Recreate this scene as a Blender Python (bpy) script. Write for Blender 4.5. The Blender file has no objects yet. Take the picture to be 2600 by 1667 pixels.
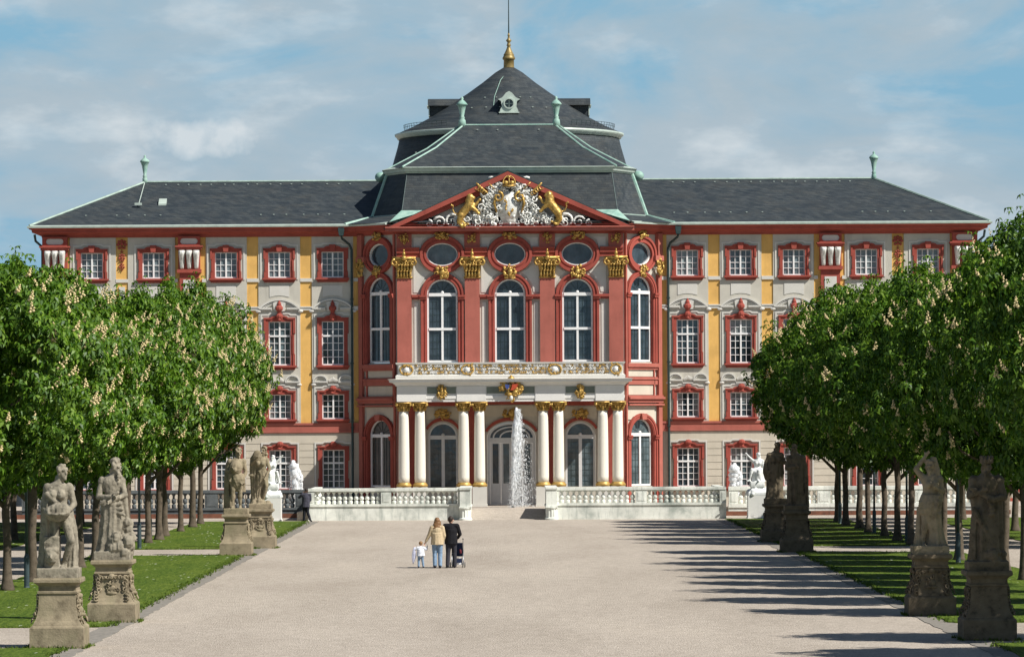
import bpy, bmesh, math, random
import numpy as np
from math import sin, cos, tan, pi, radians, sqrt, atan2
from mathutils import Vector, Matrix, noise
from mathutils.geometry import tessellate_polygon
random.seed(7); rng = np.random.default_rng(7)
S = bpy.context.scene; COL = S.collection
TMP = bpy.data.scenes.new('remesh_bench')
# ---- measured picture: camera height, focal length (in photo units) and horizon row, used to turn measurements into metres
K, HZ, CH = 9000.0, 990.0, 5.1
def mz(y, d): return CH - (y - HZ) * d / K        # height of a row seen at distance d
def mx(dx, d): return dx * d / K                  # sideways metres of an offset seen at distance d
DW, DP, DC = 218.0, 216.0, 213.0                  # wing front, pavilion front, portico column line

# ------------------------------------------------------------------ materials
def nodes(name):
    m = bpy.data.materials.new(name); m.use_nodes = True
    nt = m.node_tree; b = nt.nodes['Principled BSDF']
    return m, nt, b
def N(nt, t, **kw):
    n = nt.nodes.new(t)
    for k, v in kw.items():
        if k in n.inputs: n.inputs[k].default_value = v
        else: setattr(n, k, v)
    return n
def ramp(nt, fac, stops):
    r = nt.nodes.new('ShaderNodeValToRGB')
    e = r.color_ramp.elements
    while len(e) < len(stops): e.new(0.5)
    for i, (p, c) in enumerate(stops):
        e[i].position = p; e[i].color = (*c, 1) if len(c) == 3 else c
    nt.links.new(fac, r.inputs[0]); return r.outputs[0]
def mixc(nt, fac, a, b, mode='MIX'):
    m = nt.nodes.new('ShaderNodeMix'); m.data_type = 'RGBA'; m.blend_type = mode
    for sock, v in ((m.inputs[0], fac), (m.inputs[6], a), (m.inputs[7], b)):
        if hasattr(v, 'is_output'): nt.links.new(v, sock)
        elif isinstance(v, (int, float)): sock.default_value = v
        else: sock.default_value = (*v, 1)
    return m.outputs[2]
def pos(nt, scale=(1, 1, 1)):
    g = nt.nodes.new('ShaderNodeNewGeometry')
    mp = nt.nodes.new('ShaderNodeMapping'); mp.inputs['Scale'].default_value = scale
    nt.links.new(g.outputs['Position'], mp.inputs[0]); return mp.outputs[0]
def nz(nt, vec, scale, detail=4, rough=.55):
    n = N(nt, 'ShaderNodeTexNoise', Scale=scale, Detail=detail, Roughness=rough)
    nt.links.new(vec, n.inputs['Vector']); return n.outputs['Fac']
def bump(nt, b, h, strength=.3, dist=.02):
    n = N(nt, 'ShaderNodeBump', Strength=strength, Distance=dist)
    nt.links.new(h, n.inputs['Height']); nt.links.new(n.outputs[0], b.inputs['Normal'])
def stucco(name, c, var=.12, rough=.85, dirt=.12, sc=1.0):
    m, nt, b = nodes(name); p = pos(nt)
    f = nz(nt, p, 1.3 * sc, 5, .6); g = nz(nt, p, 14 * sc, 3)
    c2 = tuple(x * (1 - var) for x in c); c3 = tuple(min(1, x * (1 + var * .6)) for x in c)
    col = ramp(nt, f, [(.3, c2), (.7, c3)])
    st = nz(nt, pos(nt, (1.6, 1.6, .22)), 1.5 * sc, 6, .65)
    k = ramp(nt, st, [(.5, (0, 0, 0)), (.8, (1, 1, 1))])
    mk = nt.nodes.new('ShaderNodeMath'); mk.operation = 'MULTIPLY'; mk.inputs[1].default_value = dirt
    nt.links.new(k, mk.inputs[0])
    col = mixc(nt, mk.outputs[0], col, tuple(x * .35 for x in c))
    nt.links.new(col, b.inputs['Base Color']); b.inputs['Roughness'].default_value = rough
    b.inputs['Specular IOR Level'].default_value = .25
    bump(nt, b, g, .25, .01); return m
def plain(name, c, rough=.6, metal=0, spec=.4, var=.15, sc=8):
    m, nt, b = nodes(name); p = pos(nt); f = nz(nt, p, sc, 4)
    col = ramp(nt, f, [(.3, tuple(x * (1 - var) for x in c)), (.7, tuple(min(1, x * (1 + var)) for x in c))])
    nt.links.new(col, b.inputs['Base Color'])
    b.inputs['Roughness'].default_value = rough; b.inputs['Metallic'].default_value = metal
    b.inputs['Specular IOR Level'].default_value = spec; return m
M = {}
M['yellow'] = stucco('yellow_stucco', (.72, .43, .13), .13, dirt=.3)
M['grey'] = stucco('grey_stucco', (.52, .495, .43), .10, dirt=.32)
M['light'] = stucco('light_stucco', (.60, .585, .54), .06, dirt=.08)
M['beige'] = stucco('beige_stucco', (.56, .51, .42), .08, dirt=.25)
M['red'] = stucco('red_paint', (.34, .078, .058), .16, dirt=.34)
M['redlight'] = stucco('faded_red_stucco', (.40, .125, .095), .14, dirt=.3)
M['white'] = stucco('white_paint', (.74, .73, .70), .04, .6, .10)
M['column'] = stucco('cream_white_column', (.76, .725, .635), .03, .55, .06)
M['winwhite'] = plain('white_window_paint', (.80, .80, .79), .4, 0, .5, .04)
M['doorpaint'] = plain('grey_white_door_paint', (.62, .62, .62), .45, 0, .5, .05)
M['greenpanel'] = stucco('green_grey_marble', (.19, .22, .185), .2, .5)
M['gold'] = plain('gilding', (.58, .37, .095), .38, .7, .5, .4, 7)
def gilt():
    m, nt, b = nodes('worn_gilding'); p = pos(nt)
    col = ramp(nt, nz(nt, p, 6, 5, .7), [(.30, (.12, .075, .025)), (.46, (.42, .26, .065)), (.68, (.66, .44, .13))])
    nt.links.new(col, b.inputs['Base Color']); b.inputs['Metallic'].default_value = .55
    r = ramp(nt, nz(nt, p, 4, 3), [(.3, (.3, .3, .3)), (.7, (.6, .6, .6))]); nt.links.new(r, b.inputs['Roughness']); return m
M['gold'] = gilt()
M['goldpaint'] = plain('yellow_gilt_base', (.50, .32, .09), .45, .3, .5, .2, 6)
M['bronze'] = plain('dull_gilt_bronze', (.25, .185, .07), .5, .3, .4, .3, 3)
M['silver'] = plain('silvered_stucco', (.68, .68, .64), .45, .12, .5, .25, 9)
M['bluepaint'] = plain('blue_enamel', (.05, .08, .25), .4); M['redpaint'] = plain('red_enamel', (.45, .07, .03), .4)
M['drain'] = plain('dark_green_zinc', (.035, .06, .06), .5, .3, .4, .2)
M['lead'] = plain('white_green_lead', (.48, .56, .50), .5, .2, .4, .12, 3)
M['leaddark'] = plain('weathered_lead', (.30, .39, .345), .6, .1, .3, .2, 3)
M['post'] = plain('blue_grey_painted_steel', (.05, .075, .085), .5, .2, .4, .15)
def copper():
    m, nt, b = nodes('green_copper'); p = pos(nt)
    col = ramp(nt, nz(nt, p, 3, 5), [(.3, (.17, .33, .28)), (.65, (.34, .49, .42))])
    nt.links.new(col, b.inputs['Base Color']); b.inputs['Roughness'].default_value = .6; return m
M['copper'] = copper()
def slate():
    m, nt, b = nodes('roof_slate')
    g = nt.nodes.new('ShaderNodeNewGeometry'); sp = nt.nodes.new('ShaderNodeSeparateXYZ')
    nt.links.new(g.outputs['Position'], sp.inputs[0])
    ad = nt.nodes.new('ShaderNodeMath'); ad.operation = 'ADD'; nt.links.new(sp.outputs[0], ad.inputs[0]); nt.links.new(sp.outputs[1], ad.inputs[1])
    cb = nt.nodes.new('ShaderNodeCombineXYZ'); nt.links.new(ad.outputs[0], cb.inputs[0]); nt.links.new(sp.outputs[2], cb.inputs[1])
    br = N(nt, 'ShaderNodeTexBrick', Scale=1.0); br.inputs['Brick Width'].default_value = .34; br.inputs['Row Height'].default_value = .135
    br.inputs['Mortar Size'].default_value = .012; br.inputs['Mortar Smooth'].default_value = .3
    br.inputs['Color1'].default_value = (.025, .034, .040, 1); br.inputs['Color2'].default_value = (.050, .060, .063, 1)
    br.inputs['Mortar'].default_value = (.03, .034, .04, 1); br.inputs['Bias'].default_value = -.1
    nt.links.new(cb.outputs[0], br.inputs['Vector'])
    f = nz(nt, pos(nt, (.6, .6, 1.6)), 1.4, 6, .7)
    tint = ramp(nt, f, [(.30, (.62, .70, .80)), (.5, (1, 1, 1)), (.72, (1.30, 1.12, .98))])
    col = mixc(nt, 1.0, br.outputs[0], tint, 'MULTIPLY')
    st = nz(nt, pos(nt, (1.2, 1.2, .12)), 1.6, 5, .7)
    col = mixc(nt, ramp(nt, st, [(.5, (0, 0, 0)), (.85, (.5, .5, .5))]), col, (.085, .095, .098))
    nt.links.new(col, b.inputs['Base Color']); b.inputs['Roughness'].default_value = .62
    b.inputs['Specular IOR Level'].default_value = .35
    bump(nt, b, br.outputs['Fac'], .5, -.02); return m
M['slate'] = slate()
def glass(name, c, rough=.06, wav=.15, spec=.6):
    m, nt, b = nodes(name)
    f = nz(nt, pos(nt, (1, 1, 1)), 1.1, 3); f2 = nz(nt, pos(nt, (1, 1, .7)), 2.2, 5)
    col = ramp(nt, f2, [(.35, tuple(x * .55 for x in c)), (.7, tuple(x * 1.5 for x in c))])
    oi = nt.nodes.new('ShaderNodeObjectInfo')
    col = mixc(nt, 1.0, col, ramp(nt, oi.outputs['Random'], [(0, (.55, .6, .65)), (.6, (1.1, 1.1, 1.1)), (1, (2.2, 2.1, 1.9))]), 'MULTIPLY')
    nt.links.new(col, b.inputs['Base Color']); b.inputs['Roughness'].default_value = rough
    b.inputs['Specular IOR Level'].default_value = spec; bump(nt, b, f, wav, .06); return m
M['glass'] = glass('dark_window_glass', (.038, .055, .067))
M['curtain'] = plain('net_curtain_behind_glass', (.20, .215, .215), .12, 0, .6, .3, 5)
M['glasslight'] = glass('curtained_window_glass', (.12, .145, .155), .12)
M['glassbrown'] = glass('screened_window_glass', (.05, .045, .038), .25)
def stone(name, c, dark, sc=3, moss=None, streak=False):
    m, nt, b = nodes(name); p = pos(nt)
    f = nz(nt, p, sc, 7, .65)
    col = ramp(nt, f, [(.28, dark), (.46, tuple(x * .85 for x in c)), (.7, tuple(min(1, x * 1.15) for x in c))])
    if streak:
        s = nz(nt, pos(nt, (3, 3, .35)), 1.6, 6, .7)
        col = mixc(nt, ramp(nt, s, [(.52, (0, 0, 0)), (.72, (.75, .75, .75))]), col, dark)
    if moss:
        col = mixc(nt, ramp(nt, nz(nt, p, 1.6, 5), [(.5, (0, 0, 0)), (.7, (.6, .6, .6))]), col, moss)
    nt.links.new(col, b.inputs['Base Color']); b.inputs['Roughness'].default_value = .9
    b.inputs['Specular IOR Level'].default_value = .2
    bump(nt, b, nz(nt, p, 22, 5), .5, .02); return m
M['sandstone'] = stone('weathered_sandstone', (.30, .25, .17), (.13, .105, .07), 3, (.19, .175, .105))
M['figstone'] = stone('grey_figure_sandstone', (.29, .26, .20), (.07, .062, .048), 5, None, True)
M['shadestone'] = stone('shaded_weathered_sandstone', (.155, .125, .085), (.045, .038, .028), 4)  # sandstone with the shade on the right-hand statues painted into its colour
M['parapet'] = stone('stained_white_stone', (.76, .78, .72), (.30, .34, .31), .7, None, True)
M['parapetdark'] = stone('dark_grey_stone', (.13, .145, .15), (.06, .065, .07), 1.5)  # plain dark grey for the left rear balustrade
M['marble'] = stone('white_marble', (.80, .82, .81), (.5, .53, .52), 1.2)
M['redstone'] = stone('red_sandstone', (.20, .085, .055), (.08, .05, .04), 3)
M['soil'] = stone('brown_soil', (.15, .10, .07), (.06, .045, .035), 3)
def gravel():
    m, nt, b = nodes('pale_gravel'); p = pos(nt)
    a = nz(nt, pos(nt, (1, .13, 1)), 24, 4, .8); l = nz(nt, pos(nt, (.5, .12, 1)), .5, 5, .6); mid = nz(nt, pos(nt, (1, .4, 1)), 3.2, 5, .7)
    col = ramp(nt, a, [(.30, (.32, .28, .235)), (.5, (.44, .39, .335)), (.70, (.56, .51, .45))])
    col = mixc(nt, 1.0, col, ramp(nt, mid, [(.3, (.84, .83, .81)), (.7, (1.08, 1.07, 1.06))]), 'MULTIPLY')
    col = mixc(nt, 1.0, col, ramp(nt, l, [(.3, (.84, .83, .82)), (.55, (1.0, 1.0, 1.0)), (.72, (1.08, 1.08, 1.07))]), 'MULTIPLY')
    v = N(nt, 'ShaderNodeTexVoronoi', Scale=1.6); nt.links.new(pos(nt, (1, .6, 1)), v.inputs['Vector'])
    k = ramp(nt, v.outputs['Distance'], [(.03, (.55, .55, .55)), (.075, (0, 0, 0))])
    col = mixc(nt, k, col, (.17, .14, .115))
    nt.links.new(col, b.inputs['Base Color']); b.inputs['Roughness'].default_value = .95
    b.inputs['Specular IOR Level'].default_value = .15; bump(nt, b, a, .8, .03); return m
M['gravel'] = gravel()
def grass():
    m, nt, b = nodes('mown_grass'); p = pos(nt)
    a = nz(nt, pos(nt, (1, .10, 1)), 15, 4, .8); l = nz(nt, pos(nt, (.5, .10, 1)), 1.6, 5, .65)
    col = ramp(nt, a, [(.32, (.030, .064, .006)), (.5, (.084, .138, .016)), (.70, (.165, .225, .040))])
    col = mixc(nt, 1.0, col, ramp(nt, l, [(.3, (.70, .78, .66)), (.7, (1.25, 1.12, 1.1))]), 'MULTIPLY')
    v = N(nt, 'ShaderNodeTexVoronoi', Scale=3.4); nt.links.new(pos(nt, (1, .16, 1)), v.inputs['Vector'])
    k = ramp(nt, v.outputs['Distance'], [(.10, (1, 1, 1)), (.16, (0, 0, 0))])
    k2 = mixc(nt, 1.0, k, ramp(nt, nz(nt, pos(nt, (.5, .14, 1)), 1.1, 3), [(.45, (0, 0, 0)), (.60, (.9, .9, .9))]), 'MULTIPLY')
    col = mixc(nt, k2, col, (.66, .68, .55))
    nt.links.new(col, b.inputs['Base Color']); b.inputs['Roughness'].default_value = .9
    b.inputs['Specular IOR Level'].default_value = .15; bump(nt, b, a, 1.0, .06); return m
M['grass'] = grass()
M['kerb'] = stone('grey_kerb_setts', (.26, .24, .21), (.13, .12, .11), 5)
M['bark'] = stone('grey_brown_bark', (.12, .095, .07), (.03, .026, .02), 5)
def leaf():
    m = bpy.data.materials.new('chestnut_leaf'); m.use_nodes = True; nt = m.node_tree; nt.nodes.clear()
    g = nt.nodes.new('ShaderNodeNewGeometry')
    col = ramp(nt, g.outputs['Random Per Island'], [(0, (.026, .072, .005)), (.5, (.070, .154, .009)), (1, (.155, .250, .022))])
    d = nt.nodes.new('ShaderNodeBsdfDiffuse'); t = nt.nodes.new('ShaderNodeBsdfTranslucent'); gl = N(nt, 'ShaderNodeBsdfGlossy', Roughness=.5)
    gl.inputs['Color'].default_value = (.8, .85, .8, 1)
    nt.links.new(col, d.inputs[0])
    tc = mixc(nt, 1.0, col, (1.15, 1.35, .55), 'MULTIPLY'); nt.links.new(tc, t.inputs[0])
    mx1 = N(nt, 'ShaderNodeMixShader', Fac=.33); mx1.inputs[0].default_value = .24
    nt.links.new(d.outputs[0], mx1.inputs[1]); nt.links.new(t.outputs[0], mx1.inputs[2])
    mx2 = nt.nodes.new('ShaderNodeMixShader'); mx2.inputs[0].default_value = .03
    nt.links.new(mx1.outputs[0], mx2.inputs[1]); nt.links.new(gl.outputs[0], mx2.inputs[2])
    o = nt.nodes.new('ShaderNodeOutputMaterial'); nt.links.new(mx2.outputs[0], o.inputs[0]); return m
M['leaf'] = leaf()
M['blossom'] = plain('cream_blossom', (.66, .54, .30), .9, 0, .1, .2, 30)
def water():
    m = bpy.data.materials.new('spray_water'); m.use_nodes = True; nt = m.node_tree; nt.nodes.clear()
    d = nt.nodes.new('ShaderNodeBsdfDiffuse'); d.inputs[0].default_value = (.90, .93, .95, 1)
    gl = N(nt, 'ShaderNodeBsdfGlossy', Roughness=.15); tr = nt.nodes.new('ShaderNodeBsdfTransparent')
    a = nt.nodes.new('ShaderNodeMixShader'); a.inputs[0].default_value = .15
    nt.links.new(d.outputs[0], a.inputs[1]); nt.links.new(gl.outputs[0], a.inputs[2])
    b = nt.nodes.new('ShaderNodeMixShader'); nt.links.new(tr.outputs[0], b.inputs[1]); nt.links.new(a.outputs[0], b.inputs[2])
    f = nz(nt, pos(nt, (1, 1, .35)), 9, 4, .7)
    nt.links.new(ramp(nt, f, [(.34, (.22, .22, .22)), (.54, (.95, .95, .95))]), b.inputs[0])
    o = nt.nodes.new('ShaderNodeOutputMaterial'); nt.links.new(b.outputs[0], o.inputs[0]); return m
M['water'] = water()

# ------------------------------------------------------------------ mesh building
class Frame:
    """a wall plane: u along the wall, o outward from it, z up"""
    def __init__(s, ox, oy, ux, uy, nx, ny): s.a = (ox, oy, ux, uy, nx, ny)
    def __call__(s, u, o, z):
        ox, oy, ux, uy, nx, ny = s.a
        return (ox + u * ux + o * nx, oy + u * uy + o * ny, z)
WORLD = Frame(0, 0, 1, 0, 0, -1)
class MB:
    def __init__(s): s.v = []; s.f = []; s.mi = []; s.cur = 0
    def add(s, verts, faces):
        k = len(s.v); s.v += [tuple(p) for p in verts]
        for f in faces: s.f.append(tuple(i + k for i in f)); s.mi.append(s.cur)
    def box(s, F, u0, u1, o0, o1, z0, z1):
        p = [F(u, o, z) for z in (z0, z1) for o in (o0, o1) for u in (u0, u1)]
        s.add(p, [(0, 1, 3, 2), (4, 6, 7, 5), (0, 4, 5, 1), (2, 3, 7, 6), (0, 2, 6, 4), (1, 5, 7, 3)])
    def prism(s, F, pts, o0, o1, holes=(), back=False):
        loops = [list(pts)] + [list(h) for h in holes]
        flat = [p for l in loops for p in l]
        tri = tessellate_polygon([[Vector((p[0], p[1], 0)) for p in l] for l in loops])
        n = len(flat)
        fs = [tuple(t) for t in tri]
        v = [F(u, o1, z) for u, z in flat] + [F(u, o0, z) for u, z in flat]
        if back: fs += [tuple(i + n for i in reversed(t)) for t in tri]
        k = 0
        for l in loops:
            m = len(l)
            for i in range(m):
                a, b = k + i, k + (i + 1) % m
                fs.append((a, b, b + n, a + n))
            k += m
        s.add(v, fs)
    def lathe(s, c, prof, n=16, sx=1, sy=1):
        """prof: (radius, z) pairs, revolved about the vertical line through c=(x,y)"""
        v = []; f = []
        for r, z in prof:
            for i in range(n):
                a = 2 * pi * i / n; v.append((c[0] + r * sx * cos(a), c[1] + r * sy * sin(a), z))
        m = len(prof)
        for j in range(m - 1):
            for i in range(n):
                a = j * n + i; b = j * n + (i + 1) % n
                f.append((a, b, b + n, a + n))
        f.append(tuple(range(n))[::-1]); f.append(tuple((m - 1) * n + i for i in range(n)))
        s.add(v, f)
    def tube(s, pts, rad, n=6):
        pts = [Vector(p) for p in pts]
        if not hasattr(rad, '__len__'): rad = [rad] * len(pts)
        v = []; f = []; up = None
        for i, p in enumerate(pts):
            d = (pts[min(i + 1, len(pts) - 1)] - pts[max(i - 1, 0)]).normalized()
            if up is None: up = Vector((0, 0, 1)) if abs(d.z) < .9 else Vector((0, 1, 0))
            a = d.cross(up)
            if a.length < 1e-4: a = d.cross(Vector((1, 0, 0)))
            a.normalize(); b = a.cross(d); up = b
            for k in range(n):
                t = 2 * pi * k / n; v.append(p + (a * cos(t) + b * sin(t)) * rad[i])
        m = len(pts)
        for j in range(m - 1):
            for k in range(n):
                x = j * n + k; y = j * n + (k + 1) % n; f.append((x, y, y + n, x + n))
        f.append(tuple(range(n))[::-1]); f.append(tuple((m - 1) * n + k for k in range(n)))
        s.add(v, f)
    def ball(s, c, r, nu=8, nv=5):
        if not hasattr(r, '__len__'): r = (r, r, r)
        v = [(c[0], c[1], c[2] - r[2])]; f = []
        for j in range(1, nv):
            t = -pi / 2 + pi * j / nv
            for i in range(nu):
                a = 2 * pi * i / nu; v.append((c[0] + r[0] * cos(t) * cos(a), c[1] + r[1] * cos(t) * sin(a), c[2] + r[2] * sin(t)))
        v.append((c[0], c[1], c[2] + r[2])); e = len(v) - 1
        for i in range(nu): f.append((0, 1 + (i + 1) % nu, 1 + i)); f.append((e, e - nu + i, e - nu + (i + 1) % nu))
        for j in range(nv - 2):
            for i in range(nu):
                a = 1 + j * nu + i; b = 1 + j * nu + (i + 1) % nu; f.append((a, b, b + nu, a + nu))
        s.add(v, f)
    def capsule(s, p, q, r0, r1, n=12, sq=None):
        """a limb from p to q with round ends; sq=(direction, factor) flattens it"""
        p, q = Vector(p), Vector(q); d = q - p; L = d.length; d = d.normalized() if L > 1e-6 else Vector((0, 0, 1))
        a = d.cross(Vector((0, 1, 0)));
        if a.length < .05: a = d.cross(Vector((1, 0, 0)))
        a.normalize(); b = d.cross(a)
        v = []; f = []; rings = []
        for j in range(5):
            t = -pi / 2 + (pi / 2) * (j + .35) / 4.35; rings.append((p + d * (r0 * sin(t)), r0 * cos(t)))
        for j in range(5):
            t = (pi / 2) * j / 4.35; rings.append((q + d * (r1 * sin(t)), r1 * cos(t)))
        for c, r in rings:
            for k in range(n):
                t = 2 * pi * k / n; w = (a * cos(t) + b * sin(t)) * r
                if sq: ax = Vector(sq[0]).normalized(); w = w + ax * w.dot(ax) * (sq[1] - 1)
                v.append(c + w)
        m = len(rings)
        for j in range(m - 1):
            for k in range(n):
                x = j * n + k; y = j * n + (k + 1) % n; f.append((x, y, y + n, x + n))
        f.append(tuple(range(n))[::-1]); f.append(tuple((m - 1) * n + k for k in range(n)))
        s.add(v, f)
    def loft(s, rings, closed=True):
        n = len(rings[0]); v = [p for r in rings for p in r]; f = []
        for j in range(len(rings) - 1):
            for k in range(n if closed else n - 1):
                x = j * n + k; y = j * n + (k + 1) % n; f.append((x, y, y + n, x + n))
        if closed: f.append(tuple(range(n))[::-1]); f.append(tuple((len(rings) - 1) * n + k for k in range(n)))
        s.add(v, f)
    def sweep(s, path, prof, z0=0.0, cap=True):
        """profile (out, z) swept along a plan path (x, y) with mitred corners; outward is to the right of travel"""
        P = [Vector((x, y)) for x, y in path]; R = []
        for i, p in enumerate(P):
            ns = []
            for a, b in ((i - 1, i), (i, i + 1)):
                if a >= 0 and b < len(P):
                    d = (P[b] - P[a]).normalized(); ns.append(Vector((d.y, -d.x)))
            n = sum(ns, Vector((0, 0))); n.normalize(); c = max(.3, n.dot(ns[0]))
            R.append([(p.x + n.x * o / c, p.y + n.y * o / c, z0 + z) for o, z in prof])
        s.loft(R, closed=True) if cap else s.loft(R, closed=False)
    def mesh(s, name, mats, smooth=False, recalc=True):
        me = bpy.data.meshes.new(name); me.from_pydata(s.v, [], s.f)
        mats = mats if isinstance(mats, (list, tuple)) else [mats]
        for m in mats: me.materials.append(m)
        if len(mats) > 1: me.polygons.foreach_set('material_index', s.mi)
        if recalc:
            bm = bmesh.new(); bm.from_mesh(me); bmesh.ops.recalc_face_normals(bm, faces=bm.faces); bm.to_mesh(me); bm.free()
        if smooth: me.polygons.foreach_set('use_smooth', [True] * len(me.polygons))
        me.update(); return me
    def build(s, name, mats, parent=None, smooth=False, recalc=True):
        if not s.v: return None
        me = s.mesh(name, mats, smooth, recalc)
        o = bpy.data.objects.new(name, me); COL.objects.link(o)
        if parent is not None: attach(o, parent)
        return o
ORIG = {}
def wpos(o): return ORIG.get(o.name, Vector((0, 0, 0)))
def attach(o, parent):
    """meshes are made in world metres; the parent Empty may stand elsewhere"""
    o.parent = parent
    o.matrix_parent_inverse = Matrix.Translation(-wpos(parent))
def thing(name, label, cat, loc=(0, 0, 0), group=None):
    o = bpy.data.objects.new(name, None); COL.objects.link(o); o.location = loc; o.empty_display_size = .3
    ORIG[o.name] = Vector(loc); o['label'] = label; o['category'] = cat
    if group: o['group'] = group
    return o
def tag(o, label, cat, group=None):
    o['label'] = label; o['category'] = cat
    if group: o['group'] = group
    return o
def struct(mb, name, mat, kind='structure', smooth=False):
    o = mb.build(name, mat, None, smooth); o['kind'] = kind; return o
def remeshed(mb, name, mat, voxel, smooth_iter=2, disp=0.0, dscale=6.0):
    """union every overlapping closed shape into one continuous skin"""
    me = mb.mesh(name, mat); o = bpy.data.objects.new('tmp', me); TMP.collection.objects.link(o)
    r = o.modifiers.new('r', 'REMESH'); r.mode = 'VOXEL'; r.voxel_size = voxel; r.use_smooth_shade = True
    if smooth_iter:
        sm = o.modifiers.new('s', 'SMOOTH'); sm.iterations = smooth_iter; sm.factor = .5
    vl = TMP.view_layers[0]; vl.update(); dg = vl.depsgraph
    out = bpy.data.meshes.new_from_object(o.evaluated_get(dg)); out.name = name
    bpy.data.objects.remove(o)
    if disp:
        n = len(out.vertices); co = np.empty(n * 3, np.float32); no = np.empty(n * 3, np.float32)
        out.vertices.foreach_get('co', co); out.vertices.foreach_get('normal', no); co = co.reshape(-1, 3); no = no.reshape(-1, 3)
        k = np.array([noise.noise(Vector(p) * dscale) + .5 * noise.noise(Vector(p) * dscale * 2.3) for p in co.tolist()])
        co = co + no * (disp * k)[:, None].astype(np.float32); out.vertices.foreach_set('co', co.ravel()); out.update()
    if not out.materials: out.materials.append(mat)
    out.polygons.foreach_set('use_smooth', [True] * len(out.polygons))
    return out
def link_mesh(me, name, parent=None, loc=None):
    o = bpy.data.objects.new(name, me); COL.objects.link(o)
    if parent is not None: o.parent = parent
    if loc: o.location = loc
    return o
def copy_tree(o, parent=None):
    c = o.copy(); COL.objects.link(c); c.parent = parent
    if parent is not None: c.matrix_parent_inverse = o.matrix_parent_inverse.copy()
    for ch in [x for x in bpy.data.objects if x.parent == o]: copy_tree(ch, c)
    return c
def arc(cx, cz, rx, rz, a0, a1, n=20):
    return [(cx + rx * cos(a0 + (a1 - a0) * i / n), cz + rz * sin(a0 + (a1 - a0) * i / n)) for i in range(n + 1)]
def archpoly(cu, w, z0, zs, n=20, rz=None):
    """arched opening: half width w, sill z0, springing zs"""
    return [(cu - w, z0), (cu + w, z0)] + arc(cu, zs, w, rz or w, 0, pi, n)
def archband(cu, wo, wi, z0, zs, n=24, rzo=None, rzi=None):
    return [(cu + wo, z0)] + arc(cu, zs, wo, rzo or wo, 0, pi, n) + [(cu - wo, z0), (cu - wi, z0)] + arc(cu, zs, wi, rzi or wi, pi, 0, n) + [(cu + wi, z0)]
def curl(mb, F, u, o, z, size, ang, hand=1, r=.05, turns=1.15, n=14):
    """an acanthus scroll: a spiral of tapering tube lying in the wall plane"""
    pts = []; rad = []
    for i in range(n):
        t = i / (n - 1); a = ang + hand * (t * turns * 2 * pi); q = size * (1 - t) ** .8
        pts.append(F(u + q * cos(a), o + .04 * sin(t * pi), z + q * sin(a))); rad.append(r * (1.1 - .75 * t))
    mb.tube(pts, rad, 5)
# ------------------------------------------------------------------ the palace
palace = thing('palace', 'baroque red, yellow and grey palace with dark slate roofs and columned portico', 'palace', (0, DW, 0))
def W(y): return mz(y, DW)
def P_(y): return mz(y, DP)
def C_(y): return mz(y, DC)
kw, kp, kc = DW / K, DP / K, DC / K
FW = {-1: Frame(0, DW, -1, 0, 0, -1), 1: Frame(0, DW, 1, 0, 0, -1)}
FP = Frame(0, DP, 1, 0, 0, -1); FC = Frame(0, DC, 1, 0, 0, -1)
XP = 267 * kp; XW = 351 * kw                               # pavilion corner, inner end of wing
LF = sqrt((XW - XP) ** 2 + (DW - DP) ** 2); fx, fy = (XW - XP) / LF, (DW - DP) / LF
FF = {s: Frame(s * XP, DP, s * fx, fy, s * fy, -fx) for s in (-1, 1)}
DF = 217.0
def Fz(y): return mz(y, DF)
def fu(dx): return (dx - 267) / 84 * LF
ZT = 0.45                                                    # terrace level
EAVE = W(531)

RW = random.Random(19)
def rect_window(F, u, w, z0, z1, cols, rows, transom=None, glassm='glass', name='window'):
    """white casement of small panes set back in the wall; the panes are a child"""
    m = MB(); a = -.16; b = -.08
    m.box(F, u - w, u - w + .06, a, b, z0, z1); m.box(F, u + w - .06, u + w, a, b, z0, z1)
    m.box(F, u - w + .06, u + w - .06, a, b, z1 - .05, z1); m.box(F, u - w + .06, u + w - .06, a, b + .03, z0, z0 + .08)
    m.box(F, u - .045, u + .045, a, b + .015, z0 + .08, z1 - .05)
    if transom: m.box(F, u - w + .06, u + w - .06, a, b + .03, transom - .05, transom + .05)
    for s in (-1, 1):
        for i in range(1, cols // 2):
            x = u + s * (.045 + (w - .105) * i / (cols // 2)); m.box(F, x - .017, x + .017, a + .01, b - .02, z0 + .08, z1 - .05)
    zs = [z0 + .08 + (z1 - z0 - .13) * i / rows for i in range(1, rows)]
    for z in zs:
        if transom and abs(z - transom) < .12: continue
        for s in (-1, 1):
            m.box(F, min(u + s * .045, u + s * (w - .06)), max(u + s * .045, u + s * (w - .06)), a + .012, b - .022, z - .017, z + .017)
    o = m.build(name, M['winwhite'], palace)
    g = MB(); g.box(F, u - w + .01, u + w - .01, a - .02, a + .006, z0 + .01, z1 - .01)
    g.build('pane', M[glassm], o)
    k = RW.random()
    if glassm == 'glass' and k < .5:
        q = MB(); h = z1 - z0
        if k < .17: q.box(F, u - w + .05, u + w - .05, a + .007, a + .0095, z1 - h * RW.uniform(.2, .5), z1 - .04)
        else:
            for s in (-1, 1):
                e = w * RW.uniform(.25, .62); x0, x1 = sorted((u + s * (w - .05), u + s * (w - .05 - e))); q.box(F, x0, x1, a + .007, a + .0095, z0 + .07, z1 - .04)
        q.build('curtain', M['curtain'], o)
    return o
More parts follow.
